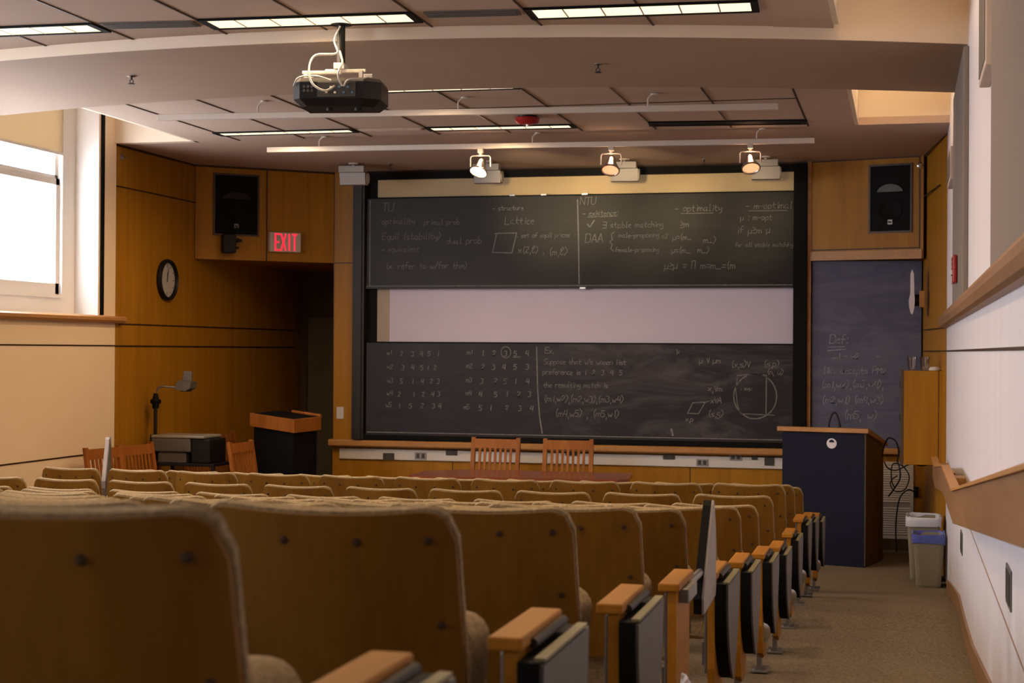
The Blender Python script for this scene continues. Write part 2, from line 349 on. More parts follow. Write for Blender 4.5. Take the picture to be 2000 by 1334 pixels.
# chair rail on the right wall, stool of the left windows
P = [(XR, 2.085), (.315, 2.09), (.295, 2.10), (.285, 2.135), (.285, 2.165), (.295, 2.185), (XR, 2.19)]
mb = MB(); mb.prism([(x, z) for x, z in P], 'y', YB, 13.85); struct('trim_11', mb, 'rail')
mb = MB(); mb.prism([(XL-.02, 2.158), (XL+.05, 2.158), (XL+.07, 2.145), (XL+.07, 2.12), (XL+.05, 2.10), (XL, 2.095), (XL, 2.158)], 'y', YB, 13.12); struct('trim_12', mb, 'wood2')
mb = MB(); mb.box(XL, XL+.012, 12.745, 12.80, WZ0+.005, WZ1); mb.box(XL, XL+.012, 10.62, 10.68, WZ0+.005, WZ1); struct('trim_13', mb, 'matblack')

# windows
def window(i, a, b):
    X = -7.12; WZ1 = wtop(a)
    m = MB()
    m.box(X-.05, X+.02, a, a+.07, WZ0, WZ1); m.box(X-.05, X+.02, b-.22, b, WZ0, WZ1); m.box(X-.05, X+.02, a+.07, b-.22, WZ1-.06, WZ1)
    m.box(X-.05, X+.02, a+.07, b-.22, WZ0, 2.305); m.box(X-.05, X+.05, a+.07, b-.22, 2.305, 2.335); m.box(X+.02, XL-.001, b-.006, b-.0005, WZ0, WZ1); m.box(X+.02, XL-.001, a+.0005, a+.006, WZ0, WZ1); m.box(X+.02, XL-.03, a+.006, b-.006, WZ0+.0005, WZ0+.006)  # thin white liners added so the reveals look bright with daylight
    f = m.build('window_%d' % i, 'winframe'); f['kind'] = 'structure'
    m = MB(); a2, b2 = a+.07, b-.22
    m.box(X-.045, X-.012, a2, a2+.07, 2.335, 3.34, ); m.box(X-.045, X-.012, b2-.055, b2, 2.335, 3.34)
    m.box(X-.045, X-.012, a2, b2, 2.335, 2.43); m.box(X-.045, X-.012, a2, b2, 3.285, 3.34); m.build('lower_sash', 'winframe', f)
    m = MB(); m.box(X-.05, X-.03, a2, a2+.06, 3.34, WZ1-.06); m.box(X-.05, X-.03, b2-.045, b2, 3.34, WZ1-.06); m.box(X-.05, X-.03, a2, b2, WZ1-.12, WZ1-.06); m.box(X-.05, X-.03, a2, b2, 3.34, 3.37)
    m.build('upper_sash', 'winframe', f)
    m = MB(); m.box(X-.03, X-.026, a2+.02, b2-.02, 2.42, WZ1-.06); m.build('window_pane', 'glass', f)
    return f
for i, (a, b) in enumerate(WIN): window(i+1, a, b)
t = thing('roller_blind', 'tan roller blind half lowered in the left window', 'blind', (-7.09, 11.7, 3.56))
mb = MB(); mb.box(0, .003, -.93, .78, 0, .56); mb.build('blind_cloth', 'blind', t)
mb = MB(); mb.box(-.004, .008, -.93, .78, -.02, .004); mb.build('hem_bar', 'winframe', t)
mb = MB(); mb.tube([(.02, -.95, .54), (.02, .80, .54)], .025); mb.build('roller_tube', 'white', t)

# door in the alcove
mb = MB(); mb.box(-6.83, -6.74, 17.44, 17.5, 0, 2.33); mb.box(-5.75, -5.68, 17.44, 17.5, 0, 2.33); mb.box(-6.74, -5.75, 17.44, 17.5, 2.25, 2.33)
fr = struct('door_1', mb, 'dark_wood')
mb = MB(); mb.box(-6.735, -5.755, 17.455, 17.495, .005, 2.245); lf = mb.build('door_leaf', plain('grey_green_door', (.13, .105, .06, 1), .5), fr)
mb = MB(); mb.tube([(-6.66, 17.455, 1.0), (-6.66, 17.40, 1.0), (-6.54, 17.39, 1.0)], .011); mb.build('door_handle', 'chrome', lf)

# ---------------------------------------------------------------- sliding chalkboard unit on the front wall
t = thing('sliding_chalkboard', 'huge black two-panel sliding chalkboard unit in a black frame on the front wall', 'chalkboard', (-3.2, 15.6, .95))
L0 = Vector((-3.2, 15.6, .95))
def wb(mb, x0, x1, y0, y1, z0, z1, bev=0): mb.box(x0-L0.x, x1-L0.x, y0-L0.y, y1-L0.y, z0-L0.z, z1-L0.z, bev); return mb
mb = MB(); wb(mb, -5.50, -5.375, 15.50, 15.60, .955, 3.69); wb(mb, -5.47, -5.40, 15.485, 15.50, .955, 3.69); mb.build('left_post', 'darkgray', t)
mb = MB(); wb(mb, -1.03, -.905, 15.50, 15.60, .955, 3.69); mb.build('right_post', 'matblack', t)
mb = MB(); wb(mb, -5.375, -1.03, 15.53, 15.60, 3.62, 3.69); mb.build('head_rail', 'matblack', t)
mb = MB(); wb(mb, -5.375, -1.03, 15.50, 15.60, .955, 1.005); mb.build('bottom_rail', 'matblack', t)
mb = MB(); wb(mb, -5.375, -5.262, 15.585, 15.62, 1.0, 3.62); mb.build('side_channel', 'matblack', t)
mb = MB(); wb(mb, -5.262, -1.03, 15.595, 15.62, 1.0, 3.62); mb.build('back_panel', 'screenw', t, label='white backing surface')
mb = MB(); wb(mb, -5.262, -1.03, 15.588, 15.595, 3.30, 3.62); mb.build('upper_spotlit_strip', plain('spotlit_backing', (.60, .45, .25, 1), .8, var=.05), t, label='backing strip above the upper board, spot-lit warmth painted in')  # warm spotlight on the top of the backing, painted as cream colour
mb = MB(); wb(mb, -5.262, -5.13, 15.592, 15.595, 1.0, 3.62); mb.build('edge_strip', plain('brown_strip', (.42, .34, .27, 1), .8), t)  # darker brown strip along the left edge of the backing
def bpanel(name, x0, x1, z0, z1, mat, yf):
    mb = MB(); wb(mb, x0, x1, yf, yf+.025, z0, z1); p = mb.build(name, mat, t)
    mb = MB(); e = .012
    wb(mb, x0, x1, yf-.006, yf, z1-e, z1); mb.build('top_edge', 'matblack', p)
    mb = MB(); wb(mb, x0, x1, yf-.012, yf, z0, z0+.022); mb.build('chalk_lip', 'darkgray', p)
    mb = MB(); wb(mb, x0+.012, x1-.01, yf-.0125, yf-.0121, z0+.022, z0+.030); mb.build('chalk_dust_line', 'faintchalk', p)
    return p
PT = bpanel('upper_board', -5.372, -1.03, 2.50, 3.435, 'slate', 15.545)
PB = bpanel('lower_board', -5.35, -1.028, 1.005, 1.958, 'slate2', 15.52)
for k in range(3):
    p = onY((1000, 1062, 1142)[k], (384, 382, 380)[k], 15.53)
    mb = MB(); wb(mb, p.x-.03, p.x+.03, 15.53, 15.545, 3.425, 3.445, .003); mb.build('board_clip', 'chrome', PT)
p = onY(1138, 558, 15.53); mb = MB(); wb(mb, p.x-.03, p.x+.03, 15.53, 15.545, 2.49, 2.512, .003); mb.build('board_clip', 'chrome', PT)

# chalk handwriting: stroke letters on a 0-4 x 0-8 grid (baseline 2)
GL = {'a': '3515031233353242', 'b': '08022233342504', 'c': '351504031232', 'd': '38321203041535', 'e': '0434251504031232', 'f': '38281712 0535',
'g': '351504133335312000', 'h': '0802 0415253432', 'i': '1512 1716', 'j': '252110 2726', 'k': '0802 350432', 'l': '18131222', 'm': '0502 04152422 24354442',
'n': '0502 0415253432', 'o': '150403122233342515', 'p': '0500 0415253433221202', 'q': '3530 351504031222', 'r': '0502 041535', 's': '3515043322 2202',
't': '17132232 0535', 'u': '0503122233 3532', 'v': '051235', 'w': '0512243245', 'x': '0532 3502', 'y': '05031333 353110', 'z': '05350232',
'1': '2722', '2': '061727360232 0232', '3': '07273625 2534332202', '4': '170434 3732', '5': '37070525343322 2202', '8': '15061728371503122233 15',
'T': '0848 2822', 'U': '080312324348', 'C': '473818071303123243'.replace('13', '03', 1), 'D': '0802324346380 8'.replace(' ', ''), 'E': '48080242 0535', 'A': '022842 1434',
'N': '02084248', 'S': '4738170615344332 3202', 'M': '0208254842', 'L': '080242', 'P': '0802 0838473505', 'X': '0842 0248', 'I': '2822',
'(': '28161421', ')': '08262401', ',': '1210', '.': '1213', '-': '0434', '=': '0535 0333', ':': '1516 1213', '@': '08484202 0545', '~': '0500 022233 3532',
'>': '073504 0232', '^': '072237', '>>': '', '_': '0242', '/': '0138', "'": '1816', '{': '3827261522 2120312 0'.replace(' ', ''), '#': '041248', '&': '0444 354433', '%': '0802 3832 0838', 'o ': ''}
def strokes(ch):
    for s in GL.get(ch, '').split():
        s = s if len(s) % 2 == 0 else s[:-1]
        pts = [(int(s[i]), int(s[i+1])) for i in range(0, len(s), 2)]
        if len(pts) == 1: pts.append((pts[0][0]+.3, pts[0][1]))
        yield pts
def ribbon(mb, pts, w, Y, org):
    for (x0, z0), (x1, z1) in zip(pts, pts[1:]):
        dx, dz = x1-x0, z1-z0; L = math.hypot(dx, dz) or 1e-6; ux, uz = dx/L*w*.3, dz/L*w*.3; nx, nz = -dz/L*w/2, dx/L*w/2
        mb.quad(*[(x-org.x, Y-org.y, z-org.z) for x, z in ((x0-ux+nx, z0-uz+nz), (x1+ux+nx, z1+uz+nz), (x1+ux-nx, z1+uz-nz), (x0-ux-nx, z0-uz-nz))])
def write(mb, text, px, py, cap, Y, org, w=.008, adv=1.0, sl=0):
    # text starts with its baseline at photo point px,py; cap = letter height in photo pixels
    p = onY(px, py, Y); sc = cap*Y/FPX/6; x, z = p.x, p.z
    for ch in text:
        if ch == ' ': x += sc*4.2*adv; z += sl; continue
        wd = 0
        jx, jz = random.uniform(-.1, .1)*sc, random.uniform(-.3, .3)*sc
        for pts in strokes(ch):
            q = [(x+jx+(a+(b-2)*.12+random.uniform(-.12, .12))*sc*.9, z+jz+(b-2+random.uniform(-.12, .12))*sc) for a, b in pts]
            wd = max(wd, max(a for a, b in pts)); ribbon(mb, q, w, Y, org)
        x += sc*(wd+1.35)*adv; z += sl
def line(mb, pp, Y, org, w=.008):
    q = [onY(a, b, Y) for a, b in pp]; ribbon(mb, [(v.x, v.z) for v in q], w, Y, org)
YU = 15.543
mb = MB()
for tx, px, py, cap in (('TU', 747, 412, 17), ('. optimality', 735, 438, 13), ('primal prob', 828, 439, 12), ('. Equil (stability)', 735, 468, 14), ('dual prob', 872, 476, 14),
    ('& equivalent', 744, 492, 12), ('(x. refer to w/for thm)', 754, 525, 13), ('- structure', 962, 411, 10), ('Lattice', 986, 438, 15), ('. set of equil prices', 1010, 464, 9.5),
    ('x(2,8) ,', 1012, 494, 14), ('(m,8)', 1072, 498, 15), ('NTU', 1133, 400, 15), ('- existence:', 1138, 421, 11), ('@ stable matching', 1177, 445, 12),
    ('DAA', 1143, 473, 17), ('male-proposing', 1208, 464, 10), ('o2', 1293, 465, 10), ('~=(m_', 1314, 468, 12), ('m_)', 1374, 474, 13), ('female-proposing', 1201, 492, 9.5),
    ('~=(m_  m_)', 1312, 494, 12), ('~>~ = % m=m_=(m', 1298, 525, 15), ('- optimality', 1318, 413, 14), ('>m', 1328, 444, 14), ('- m-optimal', 1456, 408, 14),
    ('~ : m-opt', 1446, 430, 12), ('if ~>m ~', 1440, 456, 14), ('for all stable matching', 1436, 482, 8.3)):
    write(mb, tx, px, py, cap, YU, L0, .0062, .82)
line(mb, ((966, 456), (1009, 455), (1000, 494), (962, 493), (970, 456)), YU, L0, .009)
line(mb, ((1148, 424), (1205, 422)), YU, L0, .007); line(mb, ((1330, 417), (1393, 416)), YU, L0, .007); line(mb, ((1462, 412), (1538, 411)), YU, L0, .007)
line(mb, ((1148, 438), (1151, 445), (1161, 430)), YU, L0, .012)
line(mb, ((1200, 453), (1194, 458), (1196, 468), (1191, 472), (1196, 478), (1193, 486), (1198, 490)), YU, L0, .008)
mb.build('chalk_writing', 'chalk_d', PT)
mb = MB(); line(mb, ((1128, 390), (1130, 470), (1131, 554)), YU, L0, .012); line(mb, ((723, 392), (722, 560)), YU, L0, .010); mb.build('chalk_divider', 'faintchalk', PT)
YL = 15.518; mb = MB()
rows = [('w1', '2 3 4 5 1', 690), ('w2', '3 4 5 1 2', 717), ('w3', '5 1 4 2 3', 744), ('w4', '2 1 2 4 3', 769), ('w5', '1 5 2 3 4', 792)]
xsL = [(755, 785, 806, 823, 838, 856), (756, 787, 806, 824, 836, 850), (756, 784, 806, 825, 843, 856), (755, 780, 808, 827, 845, 857), (753, 780, 802, 825, 847, 859)]
for (lab, nums, py), X_ in zip(rows, xsL):
    write(mb, lab[0]+lab[1], X_[0], py+3, 11, YL, L0, .0062, .7)
    for c, px in zip(nums.split(), X_[1:]): write(mb, c, px-3, py+5, 11, YL, L0, .0075)
R2 = [('m1', '1 2 3 5 4', 690, (912, 943, 965, 987, 1006, 1029)), ('m2', '2 3 4 5 3', 717, (911, 943, 964, 984, 1006, 1030)), ('m3', '3 2 5 1 4', 744, (910, 941, 968, 987, 1007, 1030)),
      ('m4', '4 5 1 2 3', 770, (909, 938, 968, 990, 1013, 1034)), ('m5', '5 1 2 3 4', 797, (905, 938, 958, 990, 1015, 1038))]
for lab, nums, py, X_ in R2:
    write(mb, lab, X_[0], py+2, 11, YL, L0, .0062, .7)
    for c, px in zip(nums.split(), X_[1:]): write(mb, c, px-3, py+5, 12, YL, L0, .009)
line(mb, [(988+9.5*cos(a*pi/8), 688+11*sin(a*pi/8)) for a in range(17)], YL, L0, .008)
line(mb, ((1002, 698), (1016, 697)), YL, L0, .008)
for tx, px, py, cap in (('Ex.', 1064, 690, 12), ("Suppose that w's women list", 1062, 711, 11), ('preference is 1  2  3  4  5', 1060, 731, 11), ('the resulting match is', 1061, 756, 11),
    ('(m1,w2),(m2,w3),(m3,w4)', 1062, 784, 14), ('(m4,w5) , (m5,w1)', 1084, 813, 15), ('~ ^ ~m', 1366, 709, 12), ('(x,s)^', 1428, 717, 13), ('(s,p)', 1492, 716, 13), ('(n, u)', 1498, 731, 11),
    ('x,^m', 1383, 764, 13), ('. xv~', 1446, 762, 9), ('x^A', 1388, 787, 12), ('(s,g)', 1383, 813, 13), ('x,p', 1339, 823, 11), ("'~", 1320, 690, 8)):
    write(mb, tx, px, py, cap, YL, L0, .0068, .78)
line(mb, [(1474+43*cos(a*pi/14)+(2 if a > 8 else 0), 774+44*sin(a*pi/14)) for a in range(-8, 20)], YL, L0, .012)
line(mb, ((1440, 738), (1437, 760), (1440, 790), (1446, 808), (1512, 811)), YL, L0, .008)
line(mb, ((1440, 734), (1470, 730), (1497, 733), (1496, 808)), YL, L0, .010)
line(mb, ((1344, 805), (1353, 787), (1378, 785), (1364, 808), (1342, 807)), YL, L0, .008); line(mb, ((1374, 787), (1386, 783)), YL, L0, .007)
mb.build('chalk_writing', 'chalk_d', PB)
mb = MB(); line(mb, ((1048, 678), (1050, 760), (1054, 815), (1059, 846)), YL, L0, .012); line(mb, ((1311, 838), (1314, 850)), YL, L0, .02); mb.build('chalk_divider', 'faintchalk', PB)

# blue chalkboard beside it
t = thing('blue_chalkboard', 'tall narrow blue-grey chalkboard between the black frame and the right wall', 'chalkboard', (-.34, 15.6, .95)); LB = Vector((-.34, 15.6, .95))
mb = MB(); mb.box(-.515, .505, -.03, 0, .02, 1.80); mb.build('board_surface', 'slateblue', t)
mb = MB(); mb.box(-.515, .505, -.075, 0, -.035, .02, .005); mb.build('chalk_tray', 'wood2', t)
YB2 = 15.568; mb = MB()
for tx, px, py, cap in (('Def:', 1620, 670, 17), ('m1 - w2', 1627, 700, 12), ('-', 1712, 700, 10), ('like accepts PM2', 1608, 729, 13), ('(m1,w2),', 1604, 757, 15), ('(m3,w4),', 1664, 756, 15),
    ('(m2,w1)', 1605, 787, 15), ('(m4,w3)', 1668, 787, 15), ('(m5, w)', 1648, 817, 17)):
    write(mb, tx, px, py, cap, YB2, LB, .0085, .78)
line(mb, ((1617, 678), (1650, 677)), YB2, LB, .008); line(mb, ((1616, 685), (1652, 682)), YB2, LB, .009)
mb.build('chalk_writing', 'bluechalk', t)

# ledge, raceway, sockets
mb = MB(); mb.prism([(15.60, .87), (15.52, .875), (15.505, .89), (15.505, .93), (15.52, .948), (15.60, .95)], 'x', -5.755, -.87)
tag(mb.build('chalk_ledge', 'wood2'), 'long rounded wooden ledge under the black chalkboard unit', 'ledge')
mb = MB(); mb.box(-5.66, -.90, 15.575, 15.5995, .745, .855, .006)
rw = tag(mb.build('cable_raceway', 'raceway'), 'white horizontal cable raceway under the wooden ledge', 'raceway')
def socket(px0, px1, py0, py1, mat, name, lab, holes=0):
    a, b = onY(px0, py1, 15.57), onY(px1, py0, 15.57)
    mb = MB(); mb.box(a.x, b.x, 15.567, 15.5745, a.z, b.z, .002); o = tag(mb.build(name, mat), lab, 'socket')
    for k in range(holes):
        cx_ = a.x+(b.x-a.x)*(.28+.44*k); mb = MB(); mb.box(cx_-.016, cx_+.016, 15.5655, 15.567, a.z+.012, b.z-.012); mb.build('socket_face', 'socket_dark', o)
socket(748, 770, 885, 897, 'socket_dark', 'wall_socket', 'dark socket plate at the left end of the white raceway')
socket(810, 833, 884, 897, 'socket_gray', 'wall_socket', 'pale grey socket plate, second from the left on the raceway', 2)
socket(871, 893, 879, 889, 'socket_dark', 'wall_socket', 'dark socket plate just left of the left wooden chair back')
socket(1104, 1128, 880, 890, 'socket_dark', 'wall_socket', 'dark socket plate seen through the slats of the right front chair')
socket(1295, 1318, 887, 897, 'socket_dark', 'wall_socket', 'dark socket plate right of the wooden table')
socket(1360, 1383, 897, 910, 'socket_gray', 'wall_socket', 'grey double socket low on the raceway above the wainscot joint', 2)
socket(1425, 1449, 888, 899, 'socket_gray', 'wall_socket', 'pale grey socket plate between the double socket and the lectern', 2)
socket(1468, 1479, 890, 898, 'socket_dark', 'wall_socket', 'tiny black socket plate near the blue lectern')
socket(1493, 1512, 893, 909, 'socket_dark', 'wall_socket', 'black and grey jack plate at the right end of the raceway, beside the lectern', 2)
a = onY(657, 818, 15.59); b = onY(671, 795, 15.59)
mb = MB(); mb.box(a.x, b.x, 15.592, 15.60, a.z, b.z, .003); sw = tag(mb.build('light_switch', 'white'), 'white light switch plate on the wood pier left of the board', 'switch')
mb = MB(); mb.box((a.x+b.x)/2-.008, (a.x+b.x)/2+.008, 15.586, 15.592, (a.z+b.z)/2-.02, (a.z+b.z)/2+.02, .002); mb.build('switch_rocker', 'white', sw)

# louvred vent and cables by the right corner
t = thing('wall_grille', 'tall white louvred grille on the front wall behind the lectern', 'vent', (-.025, 15.6, .11))
mb = MB(); mb.box(-.20, .125, -.012, 0, 0, .03); mb.box(-.20, .125, -.012, 0, .70, .73); mb.box(.095, .125, -.012, 0, .03, .70); mb.box(-.20, -.17, -.012, 0, .03, .70); mb.build('grille_frame', 'white', t)
mb = MB(); mb.box(-.17, .095, -.002, 0, .03, .70); mb.build('grille_back', 'boxgray', t)
for k in range(30):
    if k in (12, 13): continue
    mb = MB(); z = .04+k*.022; mb.prism([(-.012, z), (-.010, z), (-.002, z+.016), (-.004, z+.016)], 'x', -.17, .095); mb.build('louvre', 'white', t)

# ---------------------------------------------------------------- soffit equipment
def framed(A, B, tt, z, off=0):     # point on a soffit facet, with its outward angle
    a, b = Vector((A[0], A[1], 0)), Vector((B[0], B[1], 0)); D = (b-a); N = Vector((D.y, -D.x, 0)).normalized()
    p = a+D*tt+N*off; return (p.x, p.y, z), math.atan2(D.y, D.x)
def tt_of(px, py, A, B):
    p = onP(px, py, A, B); a, b = Vector((A[0], A[1], 0)), Vector((B[0], B[1], 0)); return ((Vector((p.x, p.y, 0))-a).dot(b-a))/(b-a).length_squared, p.z
def speaker(px0, px1, py0, py1, A, B, lab):
    t0, z1 = tt_of(px0, py0, A, B); t1, z0 = tt_of(px1, py1, A, B); Ln = (Vector(B)-Vector(A)).length
    loc, rz = framed(A, B, (t0+t1)/2, z0, .0); w = (t1-t0)*Ln; h = z1-z0
    t = thing('wall_loudspeaker', lab, 'loudspeaker', loc, rz)
    e = .018
    mb = MB(); mb.box(-w/2-e, w/2+e, -.014, -.001, -e, 0); mb.box(-w/2-e, w/2+e, -.014, -.001, h, h+e); mb.box(-w/2-e, -w/2, -.014, -.001, 0, h); mb.box(w/2, w/2+e, -.014, -.001, 0, h); mb.build('trim_frame', 'dark_wood', t)
    mb = MB(); mb.box(-w/2, w/2, -.010, -.001, 0, h); g_ = mb.build('grille', 'matblack', t)
    rings = []
    mb = MB(); n = 14      # curved horn lip showing through the grille
    top = [(-w*.32+w*.64*i/n, h*.62+h*.10*sin(pi*i/n)**.6) for i in range(n+1)]; mb.prism(top+[(w*.32, h*.60), (-w*.32, h*.60)], 'y', -.022, -.010); mb.build('horn_lip', 'black' if px0 < 900 else 'socket_dark', g_)
    mb = MB(); mb.lathe([(w*.30, -.010), (w*.30, -.016), (w*.27, -.016), (w*.25, -.012), (w*.08, -.011), (.01, -.014)], 28, (0, 0, h*.32), 'y'); mb.build('woofer', 'matblack', g_, True)
    s = .022; mb = MB(); mb.box(-s, s, -.016, -.0105, h*.10, h*.10+2*s); bd = mb.build('badge', 'socket_gray' if px0 < 900 else 'white', g_)
    mb = MB(); q = [(-.012, .010), (-.012, .032), (.002, .012), (.004, .030), (.013, .010)]
    for (x0, z0_), (x1, z1_) in zip(q, q[1:]): mb.prism([(x0-.003, h*.10+z0_), (x0+.003, h*.10+z0_), (x1+.003, h*.10+z1_), (x1-.003, h*.10+z1_)], 'y', -.0175, -.0162)
    mb.build('badge_mark', 'matblack', bd); return t
speaker(420, 502, 341, 459, AL, AR, 'black loudspeaker set in the left wood soffit, above the mounted device')
speaker(1701, 1778, 326, 450, FL, FR, 'black loudspeaker set in the right wood soffit over the blue chalkboard')
tt, z = tt_of(554, 493, AL, AR); loc, rz = framed(AL, AR, tt, z, .0)
t = thing('exit_sign', 'white box sign with red EXIT letters on the left wood soffit', 'sign', loc, rz-.0)
mb = MB(); mb.box(-.165, .165, -.06, 0, 0, .20, .006); bx = mb.build('sign_box', 'signwhite', t)
for k, ch in enumerate('EXIT'):
    mb = MB(); x0 = -.108+k*.062-(.018 if k == 3 else 0)+(0 if k < 3 else .012); sc = (.0112, .0245)
    for pts in strokes(ch):
        q = [(x0+a*sc[0]*1.05, .019+(b-2)*sc[1]*1.1) for a, b in pts]; ribbon(mb, q, .017, -.0615, Vector((0, 0, 0)))
    mb.build('letter', 'redled', bx)
tt, z = tt_of(442, 495, AL, AR); loc, rz = framed(AL, AR, tt, z, .0)
t = thing('mounted_camera', 'black box-shaped camera on a bracket under the left loudspeaker', 'camera', loc, rz)
mb = MB(); mb.box(-.065, .065, -.13, -.03, 0, .19, .01); mb.build('camera_body', 'black', t)
mb = MB(); mb.box(-.03, .03, -.03, 0, .02, .22); mb.build('bracket', 'matblack', t)
mb = MB(); mb.tube([(.065, -.08, .13), (.10, -.08, .13)], .022, 12); mb.tube([(.10, -.08, .13), (.135, -.08, .13)], [.016, .012], 12); mb.build('clamp_knob', 'black', t)
mb = MB(); mb.tube([(.065, -.08, .055), (.10, -.08, .055)], .012, 10); mb.build('clamp_screw', 'black', t)

# wall clock
t = thing('wall_clock', 'round white clock with black rim on the left wood wall', 'clock', (XL, 14.03, 2.53))
mb = MB(); mb.lathe([(.165, .0), (.195, .0), (.20, .02), (.192, .045), (.175, .05), (.166, .04)], 48, axis='x', closed=True); mb.build('rim', 'black', t, True)
mb = MB(); mb.lathe([(.001, .012), (.168, .012), (.168, .016), (.001, .016)], 48, axis='x'); fc = mb.build('dial', plain('clock_dial', (.46, .42, .38, 1), .6, var=.02), t)
mb = MB()
for k in range(12):
    a = k*pi/6; r1 = .13 if k % 3 else .118
    y, z = sin(a), cos(a); mb.prism([(y*r1-z*.004, z*r1+y*.004), (y*r1+z*.004, z*r1-y*.004), (y*.152+z*.004, z*.152-y*.004), (y*.152-z*.004, z*.152+y*.004)], 'x', .0165, .018)
mb.build('hour_marks', 'socket_dark', fc)
for nm, a, r1, w_ in (('hour_hand', 12.15/12*2*pi, .075, .006), ('minute_hand', 2/60*2*pi, .125, .004)):
    y, z = sin(a), cos(a); mb = MB(); mb.prism([(-z*w_-y*.02, y*w_-z*.02), (z*w_-y*.02, -y*w_-z*.02), (y*r1+z*w_*.5, z*r1-y*w_*.5), (y*r1-z*w_*.5, z*r1+y*w_*.5)], 'x', .02, .022); mb.build(nm, 'black', t)

# ---------------------------------------------------------------- ceiling fixtures
TUBE_W = 58
def ceil_light(x0, x1, y0, y1, skew, mat, lab, slats=5):
    cx_, cy = (x0+x1)/2, (y0+y1)/2
    t = thing('ceiling_light', lab, 'ceiling light', (cx_, cy, ZC), math.atan2(skew, x1-x0), 'fluorescent strips in the ceiling')
    w, h = (x1-x0)/2, (y1-y0)/2
    mb = MB(); e = .02
    for b in ((-w, w, -h, -h+e), (-w, w, h-e, h), (-w, -w+e+.02, -h+e, h-e), (w-e-.02, w, -h+e, h-e)): mb.box(*b, -.012, -.0005)
    mb.build('light_frame', 'matblack', t)
    mb = MB(); mb.box(-w+.035, w-.035, -h+e, h-e, -.006, -.001); df = mb.build('diffuser', mat, t)
    if mat != 'matblack':
        for k in range(1, slats+1):
            x = -w+2*w*k/(slats+1); mb = MB(); mb.box(x-.004, x+.004, -h+e, h-e, -.0085, -.0062); mb.build('baffle', 'trackw', df)
        lamp('SPOT', 'tube_light', (0, 0, -.03), TUBE_W*(1.7 if y0 > 10 else 1), (1, .70, .40), t, spot_size=radians(172), spot_blend=.6, shadow_soft_size=.12)
    return t
ceil_light(-5.68, -4.45, 8.12, 8.36, .03, 'tube', 'lit fluorescent strip at the upper left edge of the picture')
ceil_light(-3.83, -2.60, 8.20, 8.46, .06, 'tube', 'lit fluorescent strip above the ceiling projector, nearer than the beam')
ceil_light(-1.99, -.75, 8.30, 8.57, .06, 'tube', 'lit fluorescent strip nearer than the beam, right of the projector')
ceil_light(-3.84, -2.60, 10.55, 10.78, .03, 'tube_far', 'lit strip just beyond the beam, partly behind the ceiling projector')
ceil_light(-5.70, -4.45, 12.50, 12.69, .01, 'tube_far', 'lit strip at the left between the two ceiling tracks')
ceil_light(-3.84, -2.60, 12.56, 12.76, .06, 'tube_far', 'lit strip beside the red alarm dome on the ceiling')
ceil_light(-2.00, -.75, 12.64, 12.86, .12, 'matblack', 'unlit black ceiling strip right of the red alarm dome')
for (xa, yy, lab) in ((-3.83, 5.9, 'lit fluorescent strip in the ceiling above the rear seats'), (-1.99, 5.95, 'lit fluorescent strip above the rear seats near the aisle'), (-3.83, 3.3, 'lit strip in the ceiling beside the camera'), (-1.99, 3.3, 'lit strip in the ceiling above the camera')):
    ceil_light(xa, xa+1.23, yy, yy+.24, .03, 'tube', lab)
def vent(x0, x1, y0, y1, skew, lab, mat):
    t = thing('ceiling_vent', lab, 'air vent', ((x0+x1)/2, (y0+y1)/2, ZC), math.atan2(skew, x1-x0), 'air vents in the ceiling')
    w, h = (x1-x0)/2, (y1-y0)/2
    mb = MB(); mb.box(-w, w, -h, h, -.008, -.001); mb.build('vent_plate', mat, t)
    for k in range(4):
        y = -h+.02+k*(2*h-.04)/3.5; mb = MB(); mb.box(-w+.015, w-.015, y, y+.012, -.014, -.008); mb.build('vent_blade', mat, t)
vent(-4.42, -3.87, 8.18, 8.32, .05, 'grey slot air vent between the left and middle near strips', 'gray_lam')
vent(-2.54, -2.02, 8.27, 8.40, .05, 'grey slot air vent between the two right near strips', 'gray_lam')
vent(-4.42, -3.87, 12.56, 12.66, .02, 'pale slot air vent between the far left strips', 'ceiling')
# cove tubes above the slot beside the right wall
for y0, y1, lab in ((10.95, 12.9, 'warm cove tube hidden in the ceiling slot by the right wall, front end'), (5.2, 8.6, 'warm cove tube hidden in the ceiling slot by the right wall, over the aisle')):
    t = thing('cove_light', lab, 'cove light', (SR+.03, (y0+y1)/2, 4.05))
    mb = MB(); mb.box(0, .03, -(y1-y0)/2, (y1-y0)/2, -.02, .05); mb.build('batten', 'white', t)
    mb = MB(); mb.tube([(.05, -(y1-y0)/2+.03, .015), (.05, (y1-y0)/2-.03, .015)], .014, 10); mb.build('tube', 'cove', t, True)

# tracks and spots
def track(A, B, lab, stems):
    A, B = Vector(A), Vector(B); D = B-A; rz = math.atan2(D.y, D.x); c = (A+B)/2; h = D.length/2
    t = thing('ceiling_track', lab, 'lighting track', c, rz)
    mb = MB(); mb.box(-h, h, -.02, .02, -.022, .022, .004); mb.build('track_bar', 'trackw', t)
    for s in stems:
        x = (s-.5)*2*h; mb = MB(); mb.tube([(x, 0, .02), (x, 0, .07), (x+.015, 0, .09), (x+.05, 0, ZC-c.z-.002)], .006, 8); mb.lathe([(.001, ZC-c.z-.003), (.03, ZC-c.z-.003), (.03, ZC-c.z-.012), (.001, ZC-c.z-.014)], 16, (x+.05, 0, 0)); mb.build('stem', 'trackw', t)
    return c, rz, h
T1 = track((-5.42, 10.92, 3.6), (-.86, 11.28, 3.6), 'long bare white ceiling track, nearer of the two', (.17, .5, .80))
T2 = track((-5.36, 12.89, 3.6), (-.71, 13.17, 3.6), 'long white ceiling track carrying three spotlights', (.1, .5, .9))
